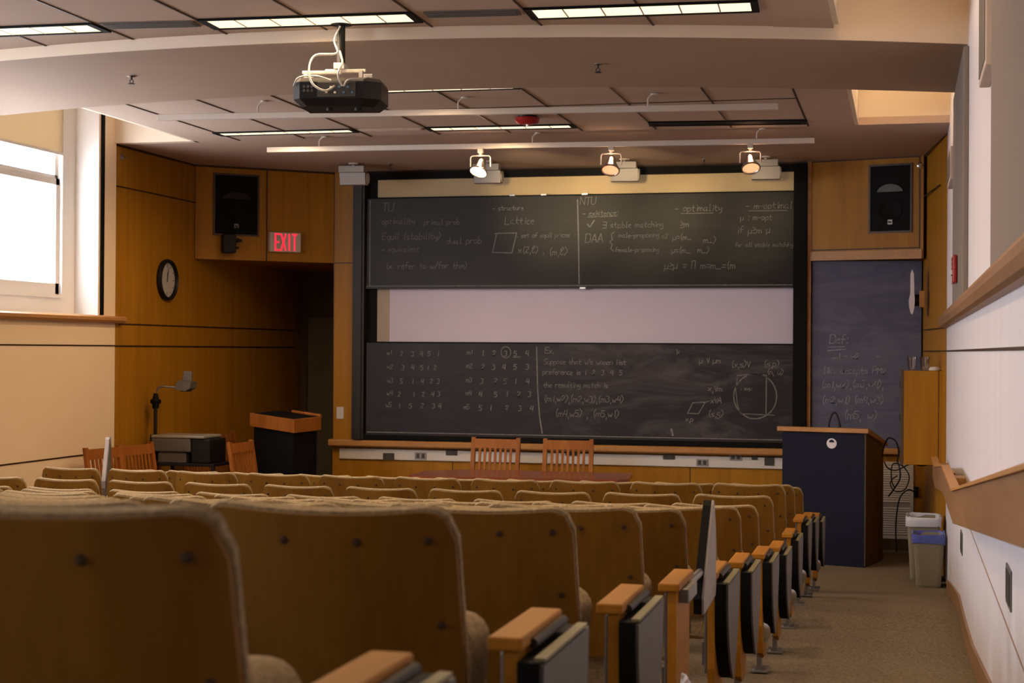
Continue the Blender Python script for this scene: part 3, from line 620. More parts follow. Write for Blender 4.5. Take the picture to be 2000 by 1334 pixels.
for i, (px, py, lab) in enumerate(((940, 300, 'lit track spotlight, leftmost of the three, glass facing down'), (1192, 298, 'lit track spotlight, middle of the three'), (1463, 293, 'lit track spotlight, rightmost of the three'))):
    x = onY(px, py, 13.03).x; y = 12.89+(x+5.36)/4.65*.28
    t = thing('track_spotlight', lab, 'spotlight', (x, y, 3.578), .1, 'spotlights on the far track')
    mb = MB(); mb.box(-.022, .022, -.03, .03, -.035, 0, .004); mb.lathe([(.001, -.035), (.014, -.036), (.012, -.06), (.001, -.06)], 12); mb.build('adapter', 'trackw', t)
    mb = MB(); mb.tube([(-.01, 0, -.055), (-.075, 0, -.06), (-.085, 0, -.075), (-.085, 0, -.15)], .005, 8); mb.tube([(.01, 0, -.055), (.075, 0, -.06), (.085, 0, -.075), (.085, 0, -.15)], .005, 8); mb.build('yoke', 'trackw', t)
    tilt = (.45, .3, .15)[i]; R_ = Matrix.Rotation(-.55, 4, 'X') @ Matrix.Rotation(tilt-.25, 4, 'Y')
    mb = MB(); mb.lathe([(.018, .085), (.03, .07), (.034, .05), (.05, .0), (.072, -.045), (.078, -.05), (.078, -.062), (.070, -.062), (.045, .0), (.02, .05), (.004, .052)], 28)
    bmesh.ops.transform(mb.bm, matrix=Matrix.Translation((0, 0, -.15)) @ R_, verts=mb.bm.verts[:]); hd = mb.build('lamp_head', 'chrome', t, True)
    mb = MB(); mb.lathe([(.001, -.052), (.066, -.052), (.066, -.048), (.001, -.048)], 24); mb.lathe([(.001, .04), (.012, .035), (.012, .005), (.001, 0)], 12)
    bmesh.ops.transform(mb.bm, matrix=Matrix.Translation((0, 0, -.15)) @ R_, verts=mb.bm.verts[:]); mb.build('bulb', 'bulb' if i == 0 else 'copper', hd, True)
    s = lamp('SPOT', 'spot_beam', (0, .04, -.22), (150, 130, 75)[i], (1, .76, .42), t, spot_size=radians((40, 44, 40)[i]), spot_blend=1.0, shadow_soft_size=.05)
    aim(s, (x+(.35, .1, -.1)[i]-x, 15.55-y, (3.42, 3.40, 3.30)[i]-3.578), (0, .04, -.22))
    lamp('POINT', 'spill', (0, 0, -.08), 1.4, (1, .55, .3), t, shadow_soft_size=.03)
# board lights
for px, lab in ((693, 'leftmost white box-shaped board light on the ceiling'), (951, 'white board light box beside the leftmost spotlight'), (1216, 'white board light box beside the middle spotlight'), (1492, 'rightmost white board light box near the right wall')):
    x = onY(px, 330, 14.9).x; y = 14.86+(x+5.27)*.05
    t = thing('board_light', lab, 'board light', (x, y, ZC), .05, 'white board lights below the ceiling')
    mb = MB(); mb.lathe([(.001, 0), (.05, 0), (.05, -.012), (.012, -.016), (.012, -.035), (.001, -.035)], 18); mb.build('canopy', 'trackw', t)
    mb = MB(); mb.box(-.14, .12, -.05, .05, -.095, -.03, .006); mb.build('ballast_box', 'boxgray', t)
    mb = MB(); mb.prism([(-.06, -.10), (.07, -.10), (.09, -.15), (.05, -.215), (-.04, -.215)], 'x', -.125, .135); hd = mb.build('lamp_housing', 'boxgray', t)
    for s in (-1, 1):
        mb = MB(); mb.lathe([(.001, 0), (.05, 0), (.055, .012), (.001, .014)], 16, (.005+s*.13, .015, -.15), 'x')
        mb.build('end_cap', 'trackw', hd)

# red alarm dome
t = thing('alarm_dome', 'red round alarm dome on the ceiling beside a lit strip', 'alarm', (-2.86, 12.10, ZC))
mb = MB(); mb.lathe([(.001, 0), (.075, 0), (.075, -.02), (.001, -.02)], 24); mb.build('base', 'black', t)
mb = MB(); mb.lathe([(.095, -.016), (.10, -.03), (.085, -.055), (.05, -.068), (.001, -.07)], 28); mb.build('dome', 'red', t, True)
mb = MB(); mb.lathe([(.001, -.069), (.012, -.069), (.010, -.08), (.001, -.082)], 12); mb.build('lens', 'chrome', t)
for (px, py, z, lab) in ((257, 148, ZB, 'small sprinkler head at the left end of the ceiling beam'), (1168, 125, ZB, 'small sprinkler head right of centre on the ceiling beam'), (762, 320, ZC, 'tiny sprinkler head above the left end of the chalkboard'), (1375, 311, ZC, 'tiny sprinkler head above the right half of the chalkboard')):
    v = d_+r_*((px-1000)/FPX)-u_*((py-667)/FPX); p = EYE+v*((z-EYE.z)/v.z)
    t = thing('sprinkler', lab, 'sprinkler', (p.x, p.y, z), 0, 'sprinkler heads on the ceiling')
    mb = MB(); mb.lathe([(.001, 0), (.03, 0), (.03, -.004), (.012, -.01), (.001, -.01)], 16); mb.build('escutcheon', 'chrome', t)
    mb = MB(); mb.tube([(0, 0, -.008), (0, 0, -.025)], .006, 8); mb.tube([(-.004, 0, -.025), (-.014, 0, -.035), (-.004, 0, -.05)], .003, 6); mb.tube([(.004, 0, -.025), (.014, 0, -.035), (.004, 0, -.05)], .003, 6); mb.lathe([(.001, -.05), (.022, -.05), (.022, -.053), (.001, -.053)], 12); mb.build('deflector', 'darkgray', t)
for (p, rz, lab) in (((XL, 13.13, 3.60), pi/2, 'tiny round sprinkler plate high on the left wood wall'), ((.145, 15.27, 3.62), .0, 'tiny round sprinkler plate right of the right loudspeaker')):
    t = thing('sidewall_sprinkler', lab, 'sprinkler', p, rz)
    mb = MB(); mb.lathe([(.001, 0), (.03, 0), (.03, -.006), (.014, -.012), (.001, -.012)], 20, axis='y'); mb.build('escutcheon', 'chrome', t)
    mb = MB(); mb.tube([(0, -.01, 0), (0, -.045, 0)], .008, 10); mb.box(-.014, .014, -.048, -.045, -.01, .012); mb.build('deflector', 'chrome', t)

# ceiling projector
t = thing('ceiling_projector', 'black ceiling projector with loose white cables hanging on a black pole', 'projector', (-3.08, 8.46, 3.31), .16)
mb = MB(); mb.tube([(0, 0, .16), (0, 0, .40)], .024, 16); mb.lathe([(.001, .397), (.06, .397), (.06, .39), (.001, .39)], 20); mb.build('pole', 'black', t)
P = [(-.245, -.11), (-.20, -.16), (.16, -.16), (.245, -.09), (.245, .16), (-.245, .16)]
mb = MB(); mb.loft([[(x*.82, y*.82, -.085) for x, y in P], [(x, y, -.045) for x, y in P], [(x, y, .045) for x, y in P], [(x*.97, y*.96, .062) for x, y in P]]); bd = mb.build('projector_body', 'black', t)
mb = MB(); mb.loft([[(x*.99, y*.99, .05) for x, y in P], [(x*.96, y*.96, .07) for x, y in P]]); mb.build('top_cover', 'gray_lam', bd)
mb = MB(); mb.box(-.10, .115, -.163, -.158, -.038, .045, .002); pp = mb.build('port_panel', 'socket_dark', bd)
for k in range(7):
    mb = MB(); x = -.055+.024*k; mb.box(x, x+.014, -.168, -.163, .01 if k % 2 else -.02, .022 if k % 2 else -.008, .001); mb.build('port', plain('port_blue', (.10, .22, .32, 1), .4) if k > 2 else 'chrome', pp)
for k in range(6):
    mb = MB(); mb.lathe([(.001, 0), (.008, 0), (.007, -.004), (.001, -.004)], 10, (-.175+.022*(k % 3), -.160, .02-.022*(k//3)), 'y'); mb.build('button', 'gray_lam', bd)
for x in (-.05, .11):
    mb = MB(); mb.lathe([(.001, -.085), (.018, -.085), (.018, -.10), (.001, -.10)], 14, (x, -.06, 0)); mb.build('foot', 'black', bd)
mb = MB(); mb.box(-.20, .02, -.10, -.07, .10, .118, .003); mb.box(-.08, .15, -.05, -.02, .115, .135, .003); mb.box(-.03, .03, -.06, .06, .135, .17, .004); mb.box(.15, .20, -.12, -.08, .07, .095, .003); mb.box(-.19, -.17, -.1, .1, .06, .11); mb.box(.12, .14, -.1, .1, .06, .12); mb.build('mount_bracket', 'white', t)
def cable(pts, r=.005, n=6):
    # smooth path through points
    pts = [Vector(p) for p in pts]; out = []
    for i in range(len(pts)-1):
        p0, p1, p2, p3 = pts[max(i-1, 0)], pts[i], pts[i+1], pts[min(i+2, len(pts)-1)]
        for k in range(6):
            s = k/6; out.append(.5*((2*p1)+(p2-p0)*s+(2*p0-5*p1+4*p2-p3)*s*s+(3*p1-p0-3*p2+p3)*s**3))
    out.append(pts[-1]); return MB().tube(out, r, n)
cable([(0, -.03, .38), (-.03, -.04, .30), (-.01, -.07, .22), (-.12, -.12, .20), (-.145, -.17, .12), (-.12, -.20, .03), (-.05, -.20, -.01), (0, -.18, .02)], .006).build('cable', 'white', t, True)
cable([(.0, -.03, .24), (.02, -.06, .18), (.03, -.14, .14), (.02, -.19, .08), (.04, -.17, .02)], .006).build('cable', 'white', t, True)
cable([(.05, -.17, .02), (.08, -.2, .05), (.15, -.17, .06), (.18, -.13, .075)], .005).build('cable', 'white', t, True)
cable([(-.24, -.13, .03), (-.2, -.17, .07), (-.1, -.175, .075), (-.02, -.18, .05)], .005).build('cable', 'white', t, True)

# ---------------------------------------------------------------- right wall fittings
for a, b, z0, z1, lab in ((9.25, 11.18, 2.20, 3.60, 'narrow grey acoustic panel on the right wall, the far one'), (4.2, 6.33, 2.20, 4.3, 'grey acoustic panel on the right wall at the picture edge')):
    mb = MB(); mb.box(XR-.03, XR-.0005, a, b, z0, z1, .006); tag(mb.build('acoustic_panel', 'fabric_panel'), lab, 'wall panel', 'grey acoustic panels on the right wall')
for y0, y1, z0, z1, lab in ((6.45, 7.0, 3.0, 3.42, 'beige wall box between the grey panels at the upper right'), (11.3, 12.0, 3.07, 3.30, 'small beige wall box high beyond the far grey panel')):
    t = thing('wall_box', lab, 'wall box', (XR, (y0+y1)/2, z0))
    h = (y1-y0)/2; mb = MB(); mb.box(-.045, 0, -h, h, 0, z1-z0, .006); mb.build('box_body', plain('beige_box', (.50, .40, .32, 1), .6), t)
    mb = MB(); mb.box(-.048, -.045, -h+.03, h-.03, .03, z1-z0-.03); mb.build('box_cover', 'gray_lam', t)
t = thing('fire_notice', 'small white notice with red printing beside the red alarm box', 'notice', (XR, 11.9, 2.40))
mb = MB(); mb.box(-.006, 0, -.55, .45, -.01, .20, .002); pl = mb.build('plate', 'white', t)
for k, z in enumerate((.155, .12, .085, .05)):
    mb = MB(); x = -.0065; 
    for q in range(5): mb.box(x-.001, x, -.45+q*.17, -.33+q*.17, z, z+.024)
    mb.build('printed_line', 'red', pl)
t = thing('fire_alarm_pull', 'red fire alarm box on the right wall above the wooden chair rail', 'fire alarm', (XR-.031, 10.2, 2.31))
mb = MB(); mb.box(-.026, -.0025, -.11, .11, 0, .17, .006); bd = mb.build('alarm_body', 'red', t)
mb = MB(); mb.box(-.0025, 0, -.08, .08, .02, .15); mb.build('back_plate', 'socket_gray', t)
mb = MB(); mb.box(-.037, -.026, -.07, .07, .05, .08, .003); mb.build('pull_handle', 'white', bd)
for y, z, lab in ((9.98, .67, 'small dark step light low on the right wall, farther from the camera'), (5.58, 1.03, 'small dark step light low on the right wall, nearer the camera')):
    t = thing('step_light', lab, 'step light', (XR, y, z))
    mb = MB(); mb.box(-.006, 0, -.12, .12, 0, .135, .003); mb.build('step_light_frame', 'gray_lam', t)
    mb = MB(); mb.box(-.008, -.006, -.10, .10, .015, .12); lv = mb.build('louvre_plate', 'socket_dark', t)
# handrail
t = thing('handrail', 'wide flat wooden handrail on the right wall, dipping with the ramp', 'handrail', (XR, 8, 1.2))
HR = [(-2.5, 2.19), (7.95, 1.215), (9.95, 1.195), (12.3, 1.03), (13.3, 1.03)]
def rail_strip(mb, x0, x1, top, bot, pts=HR):
    rings = [[(x-XR, y-8, z-1.2) for x, z in ((x0, zt+bot), (x1, zt+bot), (x1, zt+top), (x0, zt+top))] for y, zt in pts]
    mb.loft(rings)
mb = MB(); rail_strip(mb, .235, .262, 0, -.155); mb.build('rail_board', 'rail', t)
mb = MB(); rail_strip(mb, .225, .272, .012, 0); mb.build('rail_cap', 'wood2', t)
for y, z in ((13.1, 1.03), (11.4, 1.09), (9.5, 1.20), (8.2, 1.21), (6.0, 1.395), (4.4, 1.545), (2.2, 1.75)):
    mb = MB(); mb.box(.262-XR, 0, y-8-.10, y-8+.10, z-.09-1.2, z-.03-1.2, .004); mb.build('rail_bracket', 'wood2', t)
# wall-mounted cabinet with cups
t = thing('wall_cabinet', 'light wood box cabinet hung in the corner right of the blue lectern', 'cabinet', (.33, 14.0, .925))
mb = MB(); mb.box(-.325, -.0, .0, .42, 0, .80, .003); bd = mb.build('cabinet_body', 'wood', t)
mb = MB(); mb.box(-.352, -.327, -.004, .43, -.006, .806, .002); dr = mb.build('cabinet_door', 'dark_wood', t)
for z in (.12, .4, .68):
    mb = MB(); mb.box(-.358, -.352, .03, .06, z-.03, z+.03); mb.build('hinge', 'black', dr)
mb = MB(); mb.box(-.04, -.036, -.003, 0, 0, .8); mb.build('panel_joint', 'screw', bd)
for k, (x, z0, lab) in enumerate(((.075, 1.7275, 'clear plastic cup on the left of the cabinet top'), (.178, 1.7275, 'clear plastic cup on the cabinet top, right of the other cup'))):
    mb = MB(); mb.lathe([(.030, 0), (.045, .115), (.047, .118), (.043, .115), (.028, .004), (.001, .004)], 24); o = mb.build('plastic_cup', 'cup', None, True); o.location = (x, 14.08+.03*k, z0); tag(o, lab, 'cup')
mb = MB(); mb.lathe([(.001, 0), (.05, 0), (.055, .01), (.04, .03), (.001, .035)], 20); o = mb.build('white_lid', 'white', None, True); o.location = (.265, 14.1, 1.7275); tag(o, 'small white lid lying on the right of the cabinet top', 'lid')
# curved white wall device
t = thing('wall_sensor', 'curved white blade-shaped device on a black mount, on the wood wall above the cups', 'sensor', (.165, 15.05, 2.38))
yy = -.0
mb = MB(); prof = [(-.105, .22), (-.09, .26), (-.075, .22), (-.07, .05), (-.065, -.02), (-.07, -.10), (-.085, -.15), (-.10, -.14), (-.115, -.08), (-.118, -.02), (-.105, .04)]
mb.prism(prof, 'y', -.09, .09); bl = mb.build('blade', 'seal', t)
mb = MB(); mb.tube([(-.07, 0, -.02), (-.02, 0, -.02)], .055, 18); mb.build('mount', 'black', t)
mb = MB(); mb.box(-.025, .022, -.06, .06, -.085, .065, .004); mb.build('mount_base', 'wood2', t)
# outlet with cable low in the corner, hanging cables
t = thing('corner_outlet', 'black outlet with a plug low in the right front corner above the bins', 'outlet', (.07, 15.6, .5))
mb = MB(); mb.box(.03, .075, -.02, -.001, .01, .11, .003); mb.build('outlet_plate', 'black', t)
mb = MB(); mb.tube([(.05, -.02, .06), (.05, -.07, .055)], .018, 10); mb.build('plug', 'black', t)
def world_cable(name, pts, r, mat, lab):
    o = cable(pts, r).build(name, mat, None, True); return tag(o, lab, 'cable')
world_cable('power_cable', [(.12, 15.53, .56), (.05, 15.48, .585), (-.02, 15.45, .52), (-.05, 15.43, .38), (-.06, 15.40, .2), (-.05, 15.35, .012)], .007, 'black', 'black power cable curving from the corner outlet down behind the bins')
world_cable('looped_cable', [(-.05, 14.88, .76), (-.09, 15.0, .72), (-.11, 15.2, .66), (-.07, 15.38, .58), (.02, 15.35, .60), (.06, 15.35, .72), (.0, 15.30, .82), (-.09, 15.25, .84), (-.10, 15.22, .70), (-.07, 15.22, .62)], .006, 'black', 'black cable hanging in loops in front of the white grille')
world_cable('lectern_cable', [(-.18, 14.60, .95), (-.16, 14.62, 1.05), (-.12, 14.55, 1.12), (-.06, 14.4, 1.10), (-.035, 14.3, 1.02), (-.045, 14.25, .94), (-.03, 14.2, .90), (-.02, 14.2, .80), (-.06, 14.4, .70), (-.12, 14.6, .6)], .007, 'black', 'black cable looping from the lectern side down past the wall cabinet')
world_cable('draped_cable', [(-.16, 14.65, .9), (-.13, 14.75, .84), (-.06, 14.75, .82), (.02, 14.7, .86), (.08, 14.5, .905), (.16, 14.4, .89), (.24, 14.35, .915)], .006, 'black', 'thin black cable sagging under the wall cabinet above the grille')
mb = MB(); mb.box(.175, .195, 15.0, 15.02, .1, .92); 

# waste bins
def bin_(x, y, w, d, h, lab, bagmat, rz=0):
    t = thing('waste_bin', lab, 'waste bin', (x, y, 0), rz)
    def ring(s, z, r=.25):
        a, b = w/2*s, d/2*s; q = []
        for cx_, cy_, st in ((1, 1, 0), (-1, 1, 1), (-1, -1, 2), (1, -1, 3)):
            for k in range(4):
                an = (st+k/3)*pi/2; rr = .035; q.append((cx_*(a-rr)+rr*cos(an), cy_*(b-rr)+rr*sin(an), z))
        return q
    mb = MB(); mb.loft([ring(.74, 0), ring(.78, .02), ring(.99, h-.02), ring(1.03, h-.018), ring(1.03, h), ring(.97, h), ring(.80, h*.4)]); mb.build('bin_body', 'binbeige', t, False)
    rings = []
    for s, z, am in ((1.035, h-.07, .012), (1.06, h-.02, .010), (1.04, h+.008, .012), (.97, h+.012, .010), (.93, h-.06, .01)):
        rings.append([(px+random.uniform(-am, am)*.5, py+random.uniform(-am, am)*.5, pz+random.uniform(-am, am)) for px, py, pz in ring(s, z)])
    mb = MB(); mb.loft(rings, False); mb.build('liner_bag', bagmat, t, True)
    return t
bin_(.205, 13.28, .25, .30, .42, 'beige waste bin with a blue bag liner, nearer the camera', 'bluebag')
bin_(.17, 13.66, .27, .34, .52, 'taller beige waste bin with a clear bag, behind the blue-lined one', 'bag')

# ---------------------------------------------------------------- blue lectern
P1, P2 = Vector((-1.075, 14.43, 0)), Vector((-.295, 14.24, 0)); U = (P2-P1); wL = U.length; rzL = math.atan2(U.y, U.x)
t = thing('lectern', 'large dark blue lectern with a wooden top, round white seal on the front', 'lectern', ((P1+P2)/2), rzL)
h2 = wL/2; dp = .60
mb = MB(); mb.prism([(-.0, .0), (0, 1.165), (dp, 1.03), (dp, 0)], 'x', -h2+.03, h2-.03); mb.build('body', 'navy', t)
mb = MB(); mb.prism([(.0, .01), (.0, 1.164), (dp, 1.029), (dp, .01)], 'x', h2-.029, h2-.018); mb.build('side_panel', 'dark_wood', t)
mb = MB(); mb.prism([(-.03, 1.175), (-.03, 1.21), (.0, 1.215), (dp+.04, 1.065), (dp+.04, 1.03)], 'x', -h2-.01, h2+.01); tp = mb.build('lectern_top', 'wood2', t)
mb = MB(); mb.lathe([(.001, 0), (.045, 0), (.045, -.006), (.001, -.006)], 32, (.08, -.001, 1.075), 'y'); sl = mb.build('round_seal', 'seal', t)
mb = MB(); mb.prism([(.055, 1.085), (.062, 1.102), (.08, 1.11), (.098, 1.102), (.105, 1.085)], 'y', -.0095, -.0072); mb.build('seal_mark', 'navy', sl)
m_ = cable([(.02, .12, 1.18), (.02, .12, 1.25), (.045, .12, 1.325), (.085, .10, 1.34), (.115, .08, 1.29), (.13, .07, 1.24)], .008, 8).build('microphone_neck', 'black', t, True)
mb = MB(); mb.tube([(.127, .07, 1.25), (.135, .065, 1.215)], .012, 12); mb.build('microphone_head', 'black', m_)
mb = MB(); mb.lathe([(.001, 1.175), (.035, 1.175), (.03, 1.20), (.001, 1.205)], 16, (.02, .12, 0)); mb.build('microphone_base', 'black', m_)

# ---------------------------------------------------------------- wooden slat-back chairs and table
def slat_chair(loc, rz, lab, grp='cherry wood slat-back chairs'):
    t = thing('slat_chair', lab, 'chair', loc, rz, grp)
    w, d, h, sh = .225, .21, 1.03, .45
    for s in (-1, 1):
        mb = MB(); rings = []
        for y, z in ((-d, 0), (-d+.0, sh), (-d-.05, .78), (-d-.09, h)): rings.append([(s*w-.02, y-.016, z), (s*w+.02, y-.016, z), (s*w+.02, y+.016, z), (s*w-.02, y+.016, z)])
        mb.loft(rings); mb.build('leg', 'redwood', t)
        mb = MB(); mb.box(s*w-.018, s*w+.018, d-.03, d+.006, 0, sh-.02, .003); mb.build('leg', 'redwood', t)
    mb = MB(); mb.box(-w-.01, w+.01, -d+.02, d+.03, sh-.02, sh+.012, .006); mb.build('seat', 'redwood', t)
    mb = MB(); mb.prism([(-w+.02, -.012), (w-.02, -.012), (w-.02, .012), (-w+.02, .012)], 'z', -.045, .045)
    bmesh.ops.transform(mb.bm, matrix=Matrix.Translation((0, -d-.078, h-.06)) @ Matrix.Rotation(.16, 4, 'X'), verts=mb.bm.verts[:]); mb.build('top_rail', 'redwood', t)
    mb = MB(); mb.box(-w+.02, w-.02, -d-.02, -d+.004, .53, .575, .003); mb.build('lower_rail', 'redwood', t)
    for k in range(7):
        x = -.155+.31*k/6; mb = MB(); mb.loft([[(x-.012, y-.006, z), (x+.012, y-.006, z), (x+.012, y+.006, z), (x-.012, y+.006, z)] for y, z in ((-d-.008, .57), (-d-.04, .76), (-d-.068, .935))]); mb.build('back_slat', 'redwood', t)
    for s in (-1, 1):
        mb = MB(); mb.box(s*w-.01, s*w+.01, -d, d, .18, .215); mb.build('stretcher', 'redwood', t)
    return t
def copy_chair(src, loc, rz, lab):
    c = dup(src); c.location = loc; c.rotation_euler = (0, 0, rz); c['label'] = lab; return c
c0 = slat_chair((-3.84, 14.68, 0), pi-.03, 'reddish slat-back chair behind the table, the left of the two')
copy_chair(c0, (-3.11, 14.70, 0), pi+.03, 'reddish slat-back chair behind the table, the right of the two')
copy_chair(c0, (-6.37, 12.38, 0), -1.73, 'dark red slat-back chair at the far left, against the cream wall')
copy_chair(c0, (-6.33, 12.92, 0), -1.73, 'dark red slat-back chair second along the left wall')
copy_chair(c0, (-6.42, 14.35, 0), -1.65, 'dark slat-back chair mostly hidden behind the overhead projector')
copy_chair(c0, (-6.44, 15.05, 0), -1.65, 'slat-back chair by the left wall with only its top rail showing')
copy_chair(c0, (-5.61, 13.60, 0), -1.62, 'leaning red slat-back chair in front of the old black lectern')
t = thing('wooden_table', 'reddish polished wooden table in front of the two chairs', 'table', (-3.30, 14.02, 0))
mb = MB(); mb.prism([(-.98, -.42), (-.90, -.50), (.90, -.38), (.98, -.30), (.90, .40), (-.62, .40), (-.98, .08)], 'z', .725, .76); mb.build('tabletop', 'tablewood', t)
mb = MB(); mb.box(-.8, .8, -.30, -.28, .63, .725); mb.box(-.8, .8, .28, .30, .63, .725); mb.build('apron', 'tablewood', t)
for x in (-.78, .78):
    for y in (-.28, .28):
        mb = MB(); mb.box(x-.03, x+.03, y-.03, y+.03, 0, .725, .004); mb.build('leg', 'tablewood', t)

# overhead projector on a cart
t = thing('av_cart', 'black cart under the overhead projector near the left wall', 'cart', (-6.40, 13.62, 0))
for z in (.20, .52, .80):
    mb = MB(); mb.box(-.30, .33, -.22, .22, z, z+.025, .004); mb.build('shelf', 'black', t)
for x in (-.285, .315):
    for y in (-.205, .205):
        mb = MB(); mb.box(x-.014, x+.014, y-.014, y+.014, .06, .80); lg = mb.build('leg', 'black', t)
        mb = MB(); mb.lathe([(.001, -.012), (.035, -.012), (.035, .012), (.001, .012)], 16, (x, y, .035), 'x'); mb.build('caster', 'matblack', lg)
t = thing('overhead_projector', 'grey overhead projector with a black post and raised lens head', 'projector', (-6.40, 13.62, .826))
mb = MB(); mb.box(-.25, .03, -.17, .17, 0, .09, .008); mb.build('lower_housing', 'ohp', t)
mb = MB(); mb.box(-.31, .08, -.19, .19, .10, .225, .012); mb.box(-.22, .0, -.15, .15, .085, .105); mb.build('upper_housing', 'ohp', t)
mb = MB(); mb.box(-.31, .22, -.195, .195, .226, .252, .008); mb.build('stage_plate', plain('pale_stage', (.26, .24, .19, 1), .35), t)
mb = MB(); mb.box(.085, .27, -.18, .18, .0, .222, .01); mb.build('side_case', 'black', t)
mb = MB(); mb.box(-.37, -.315, -.10, .02, .0, .25, .01); mb.tube([(-.34, -.04, .2), (-.34, -.04, .50)], .017, 12); ps = mb.build('focus_post', 'black', t)
mb = MB(); mb.tube([(-.34, -.04, .49), (-.34, -.04, .56), (-.34, -.04, .63)], [.03, .036, .02], 12); mb.tube([(-.385, -.04, .555), (-.295, -.04, .555)], .022, 12); mb.build('focus_knob', 'matblack', ps)
mb = cable([(-.34, -.04, .60), (-.325, -.04, .66), (-.30, -.04, .69), (-.20, -.03, .69), (-.08, -.02, .685)], .009, 8); mb.build('head_arm', 'metal', ps)
mb = MB(); mb.prism([(-.13, .67), (-.03, .655), (.02, .68), (.03, .74), (-.09, .755), (-.12, .72)], 'y', -.08, .06); hd = mb.build('lens_head', 'ohp', t)
mb = MB(); mb.tube([(-.05, -.01, .665), (-.05, -.01, .65)], .05, 20); mb.build('lens', 'black', hd)
mb = MB(); mb.prism([(-.06, .755), (.025, .745), (.03, .835), (-.05, .84)], 'y', -.06, -.045); mb.build('mirror_flap', 'gray_lam', hd)

# old lectern in the alcove
t = thing('tray_lectern', 'black lectern with a thick reddish-brown tray top in front of the alcove', 'lectern', (-5.85, 14.50, 0))
A_, B_, C_ = Vector((-6.13, 14.35, 1.255)), Vector((-5.60, 14.17, 1.205)), Vector((-5.50, 14.62, 1.215)); D_ = A_+(C_-B_); O_ = Vector((-5.85, 14.50, 0))
q = [v-O_ for v in (A_, B_, C_, D_)]
dn = Vector((0, 0, -.125)); inn = sum(q, Vector())/4
mb = MB(); mb.loft([[v+dn for v in q], q]); tr = mb.build('tray_rim', 'redwood', t)
mb = MB(); mb.loft([[v.lerp(inn, .12)+Vector((0, 0, .001)) for v in q], [v.lerp(inn, .14)+Vector((0, 0, .006)) for v in q]]); mb.build('writing_surface', 'matblack', tr)
mb = MB(); mb.loft([[(v.lerp(inn, .12).x, v.lerp(inn, .12).y, 0) for v in q], [v.lerp(inn, .12)+dn for v in q]]); mb.build('cabinet', 'matblack', t)
mb = MB(); e0, e1 = q[3].lerp(q[2], .35), q[2]; mb.tube([e0+Vector((0, .0, .012)), e1+Vector((0, 0, .012))], .016, 8); mb.build('stop_ledge', 'redwood', tr)

# ---------------------------------------------------------------- auditorium seats
PITCH_X, HB = .52, .765
def arcm(u): return 1-u*u
def back_surface(nx=28, nz=8, w0=.228, w1=.238, top=HB, bot=.33, off=0, grow=0, rc=.055):
    rows = []
    for j in range(nz+1):
        v = j/nz; row = []
        for i in range(nx+1):
            u = -1+2*i/nx; ztop = top+grow-.014*arcm(u)
            w_t = w0+grow; xt = u*w_t
            ex = max(0, abs(xt)-(w_t-rc)); ztc = ztop-(rc-sqrt(max(rc*rc-ex*ex, 0)))
            z = bot+(ztc-bot)*v; w = (w1+grow)+((w0+grow)-(w1+grow))*v
            x = u*w; y = -.030*arcm(u)+.03+(top-z)*.19+off
            row.append(Vector((x, y, z)))
        rows.append(row)
    return rows
def slab(mb, front, back):
    F = [[mb.bm.verts.new(p) for p in r] for r in front]; B = [[mb.bm.verts.new(p) for p in r] for r in back]
    H, Wd = len(F), len(F[0])
    for j in range(H-1):
        for i in range(Wd-1):
            mb.bm.faces.new((F[j][i], F[j][i+1], F[j+1][i+1], F[j+1][i])); mb.bm.faces.new((B[j][i], B[j+1][i], B[j+1][i+1], B[j][i+1]))
    loop = [(0, i) for i in range(Wd)]+[(j, Wd-1) for j in range(1, H)]+[(H-1, i) for i in range(Wd-2, -1, -1)]+[(j, 0) for j in range(H-2, 0, -1)]
    for k in range(len(loop)):
        a, b = loop[k], loop[(k+1) % len(loop)]
        mb.bm.faces.new((F[a[0]][a[1]], B[a[0]][a[1]], B[b[0]][b[1]], F[b[0]][b[1]]))
def rounded(w, h0, h1, r, n=4):
    pts = []
    for cx_, cz, st in ((w-r, h1-r, 0), (-w+r, h1-r, 1), (-w+r, h0+r, 2), (w-r, h0+r, 3)):
        for k in range(n+1):
            a = (st+k/n)*pi/2; pts.append((cx_+r*cos(a), cz+r*sin(a)))
    return pts
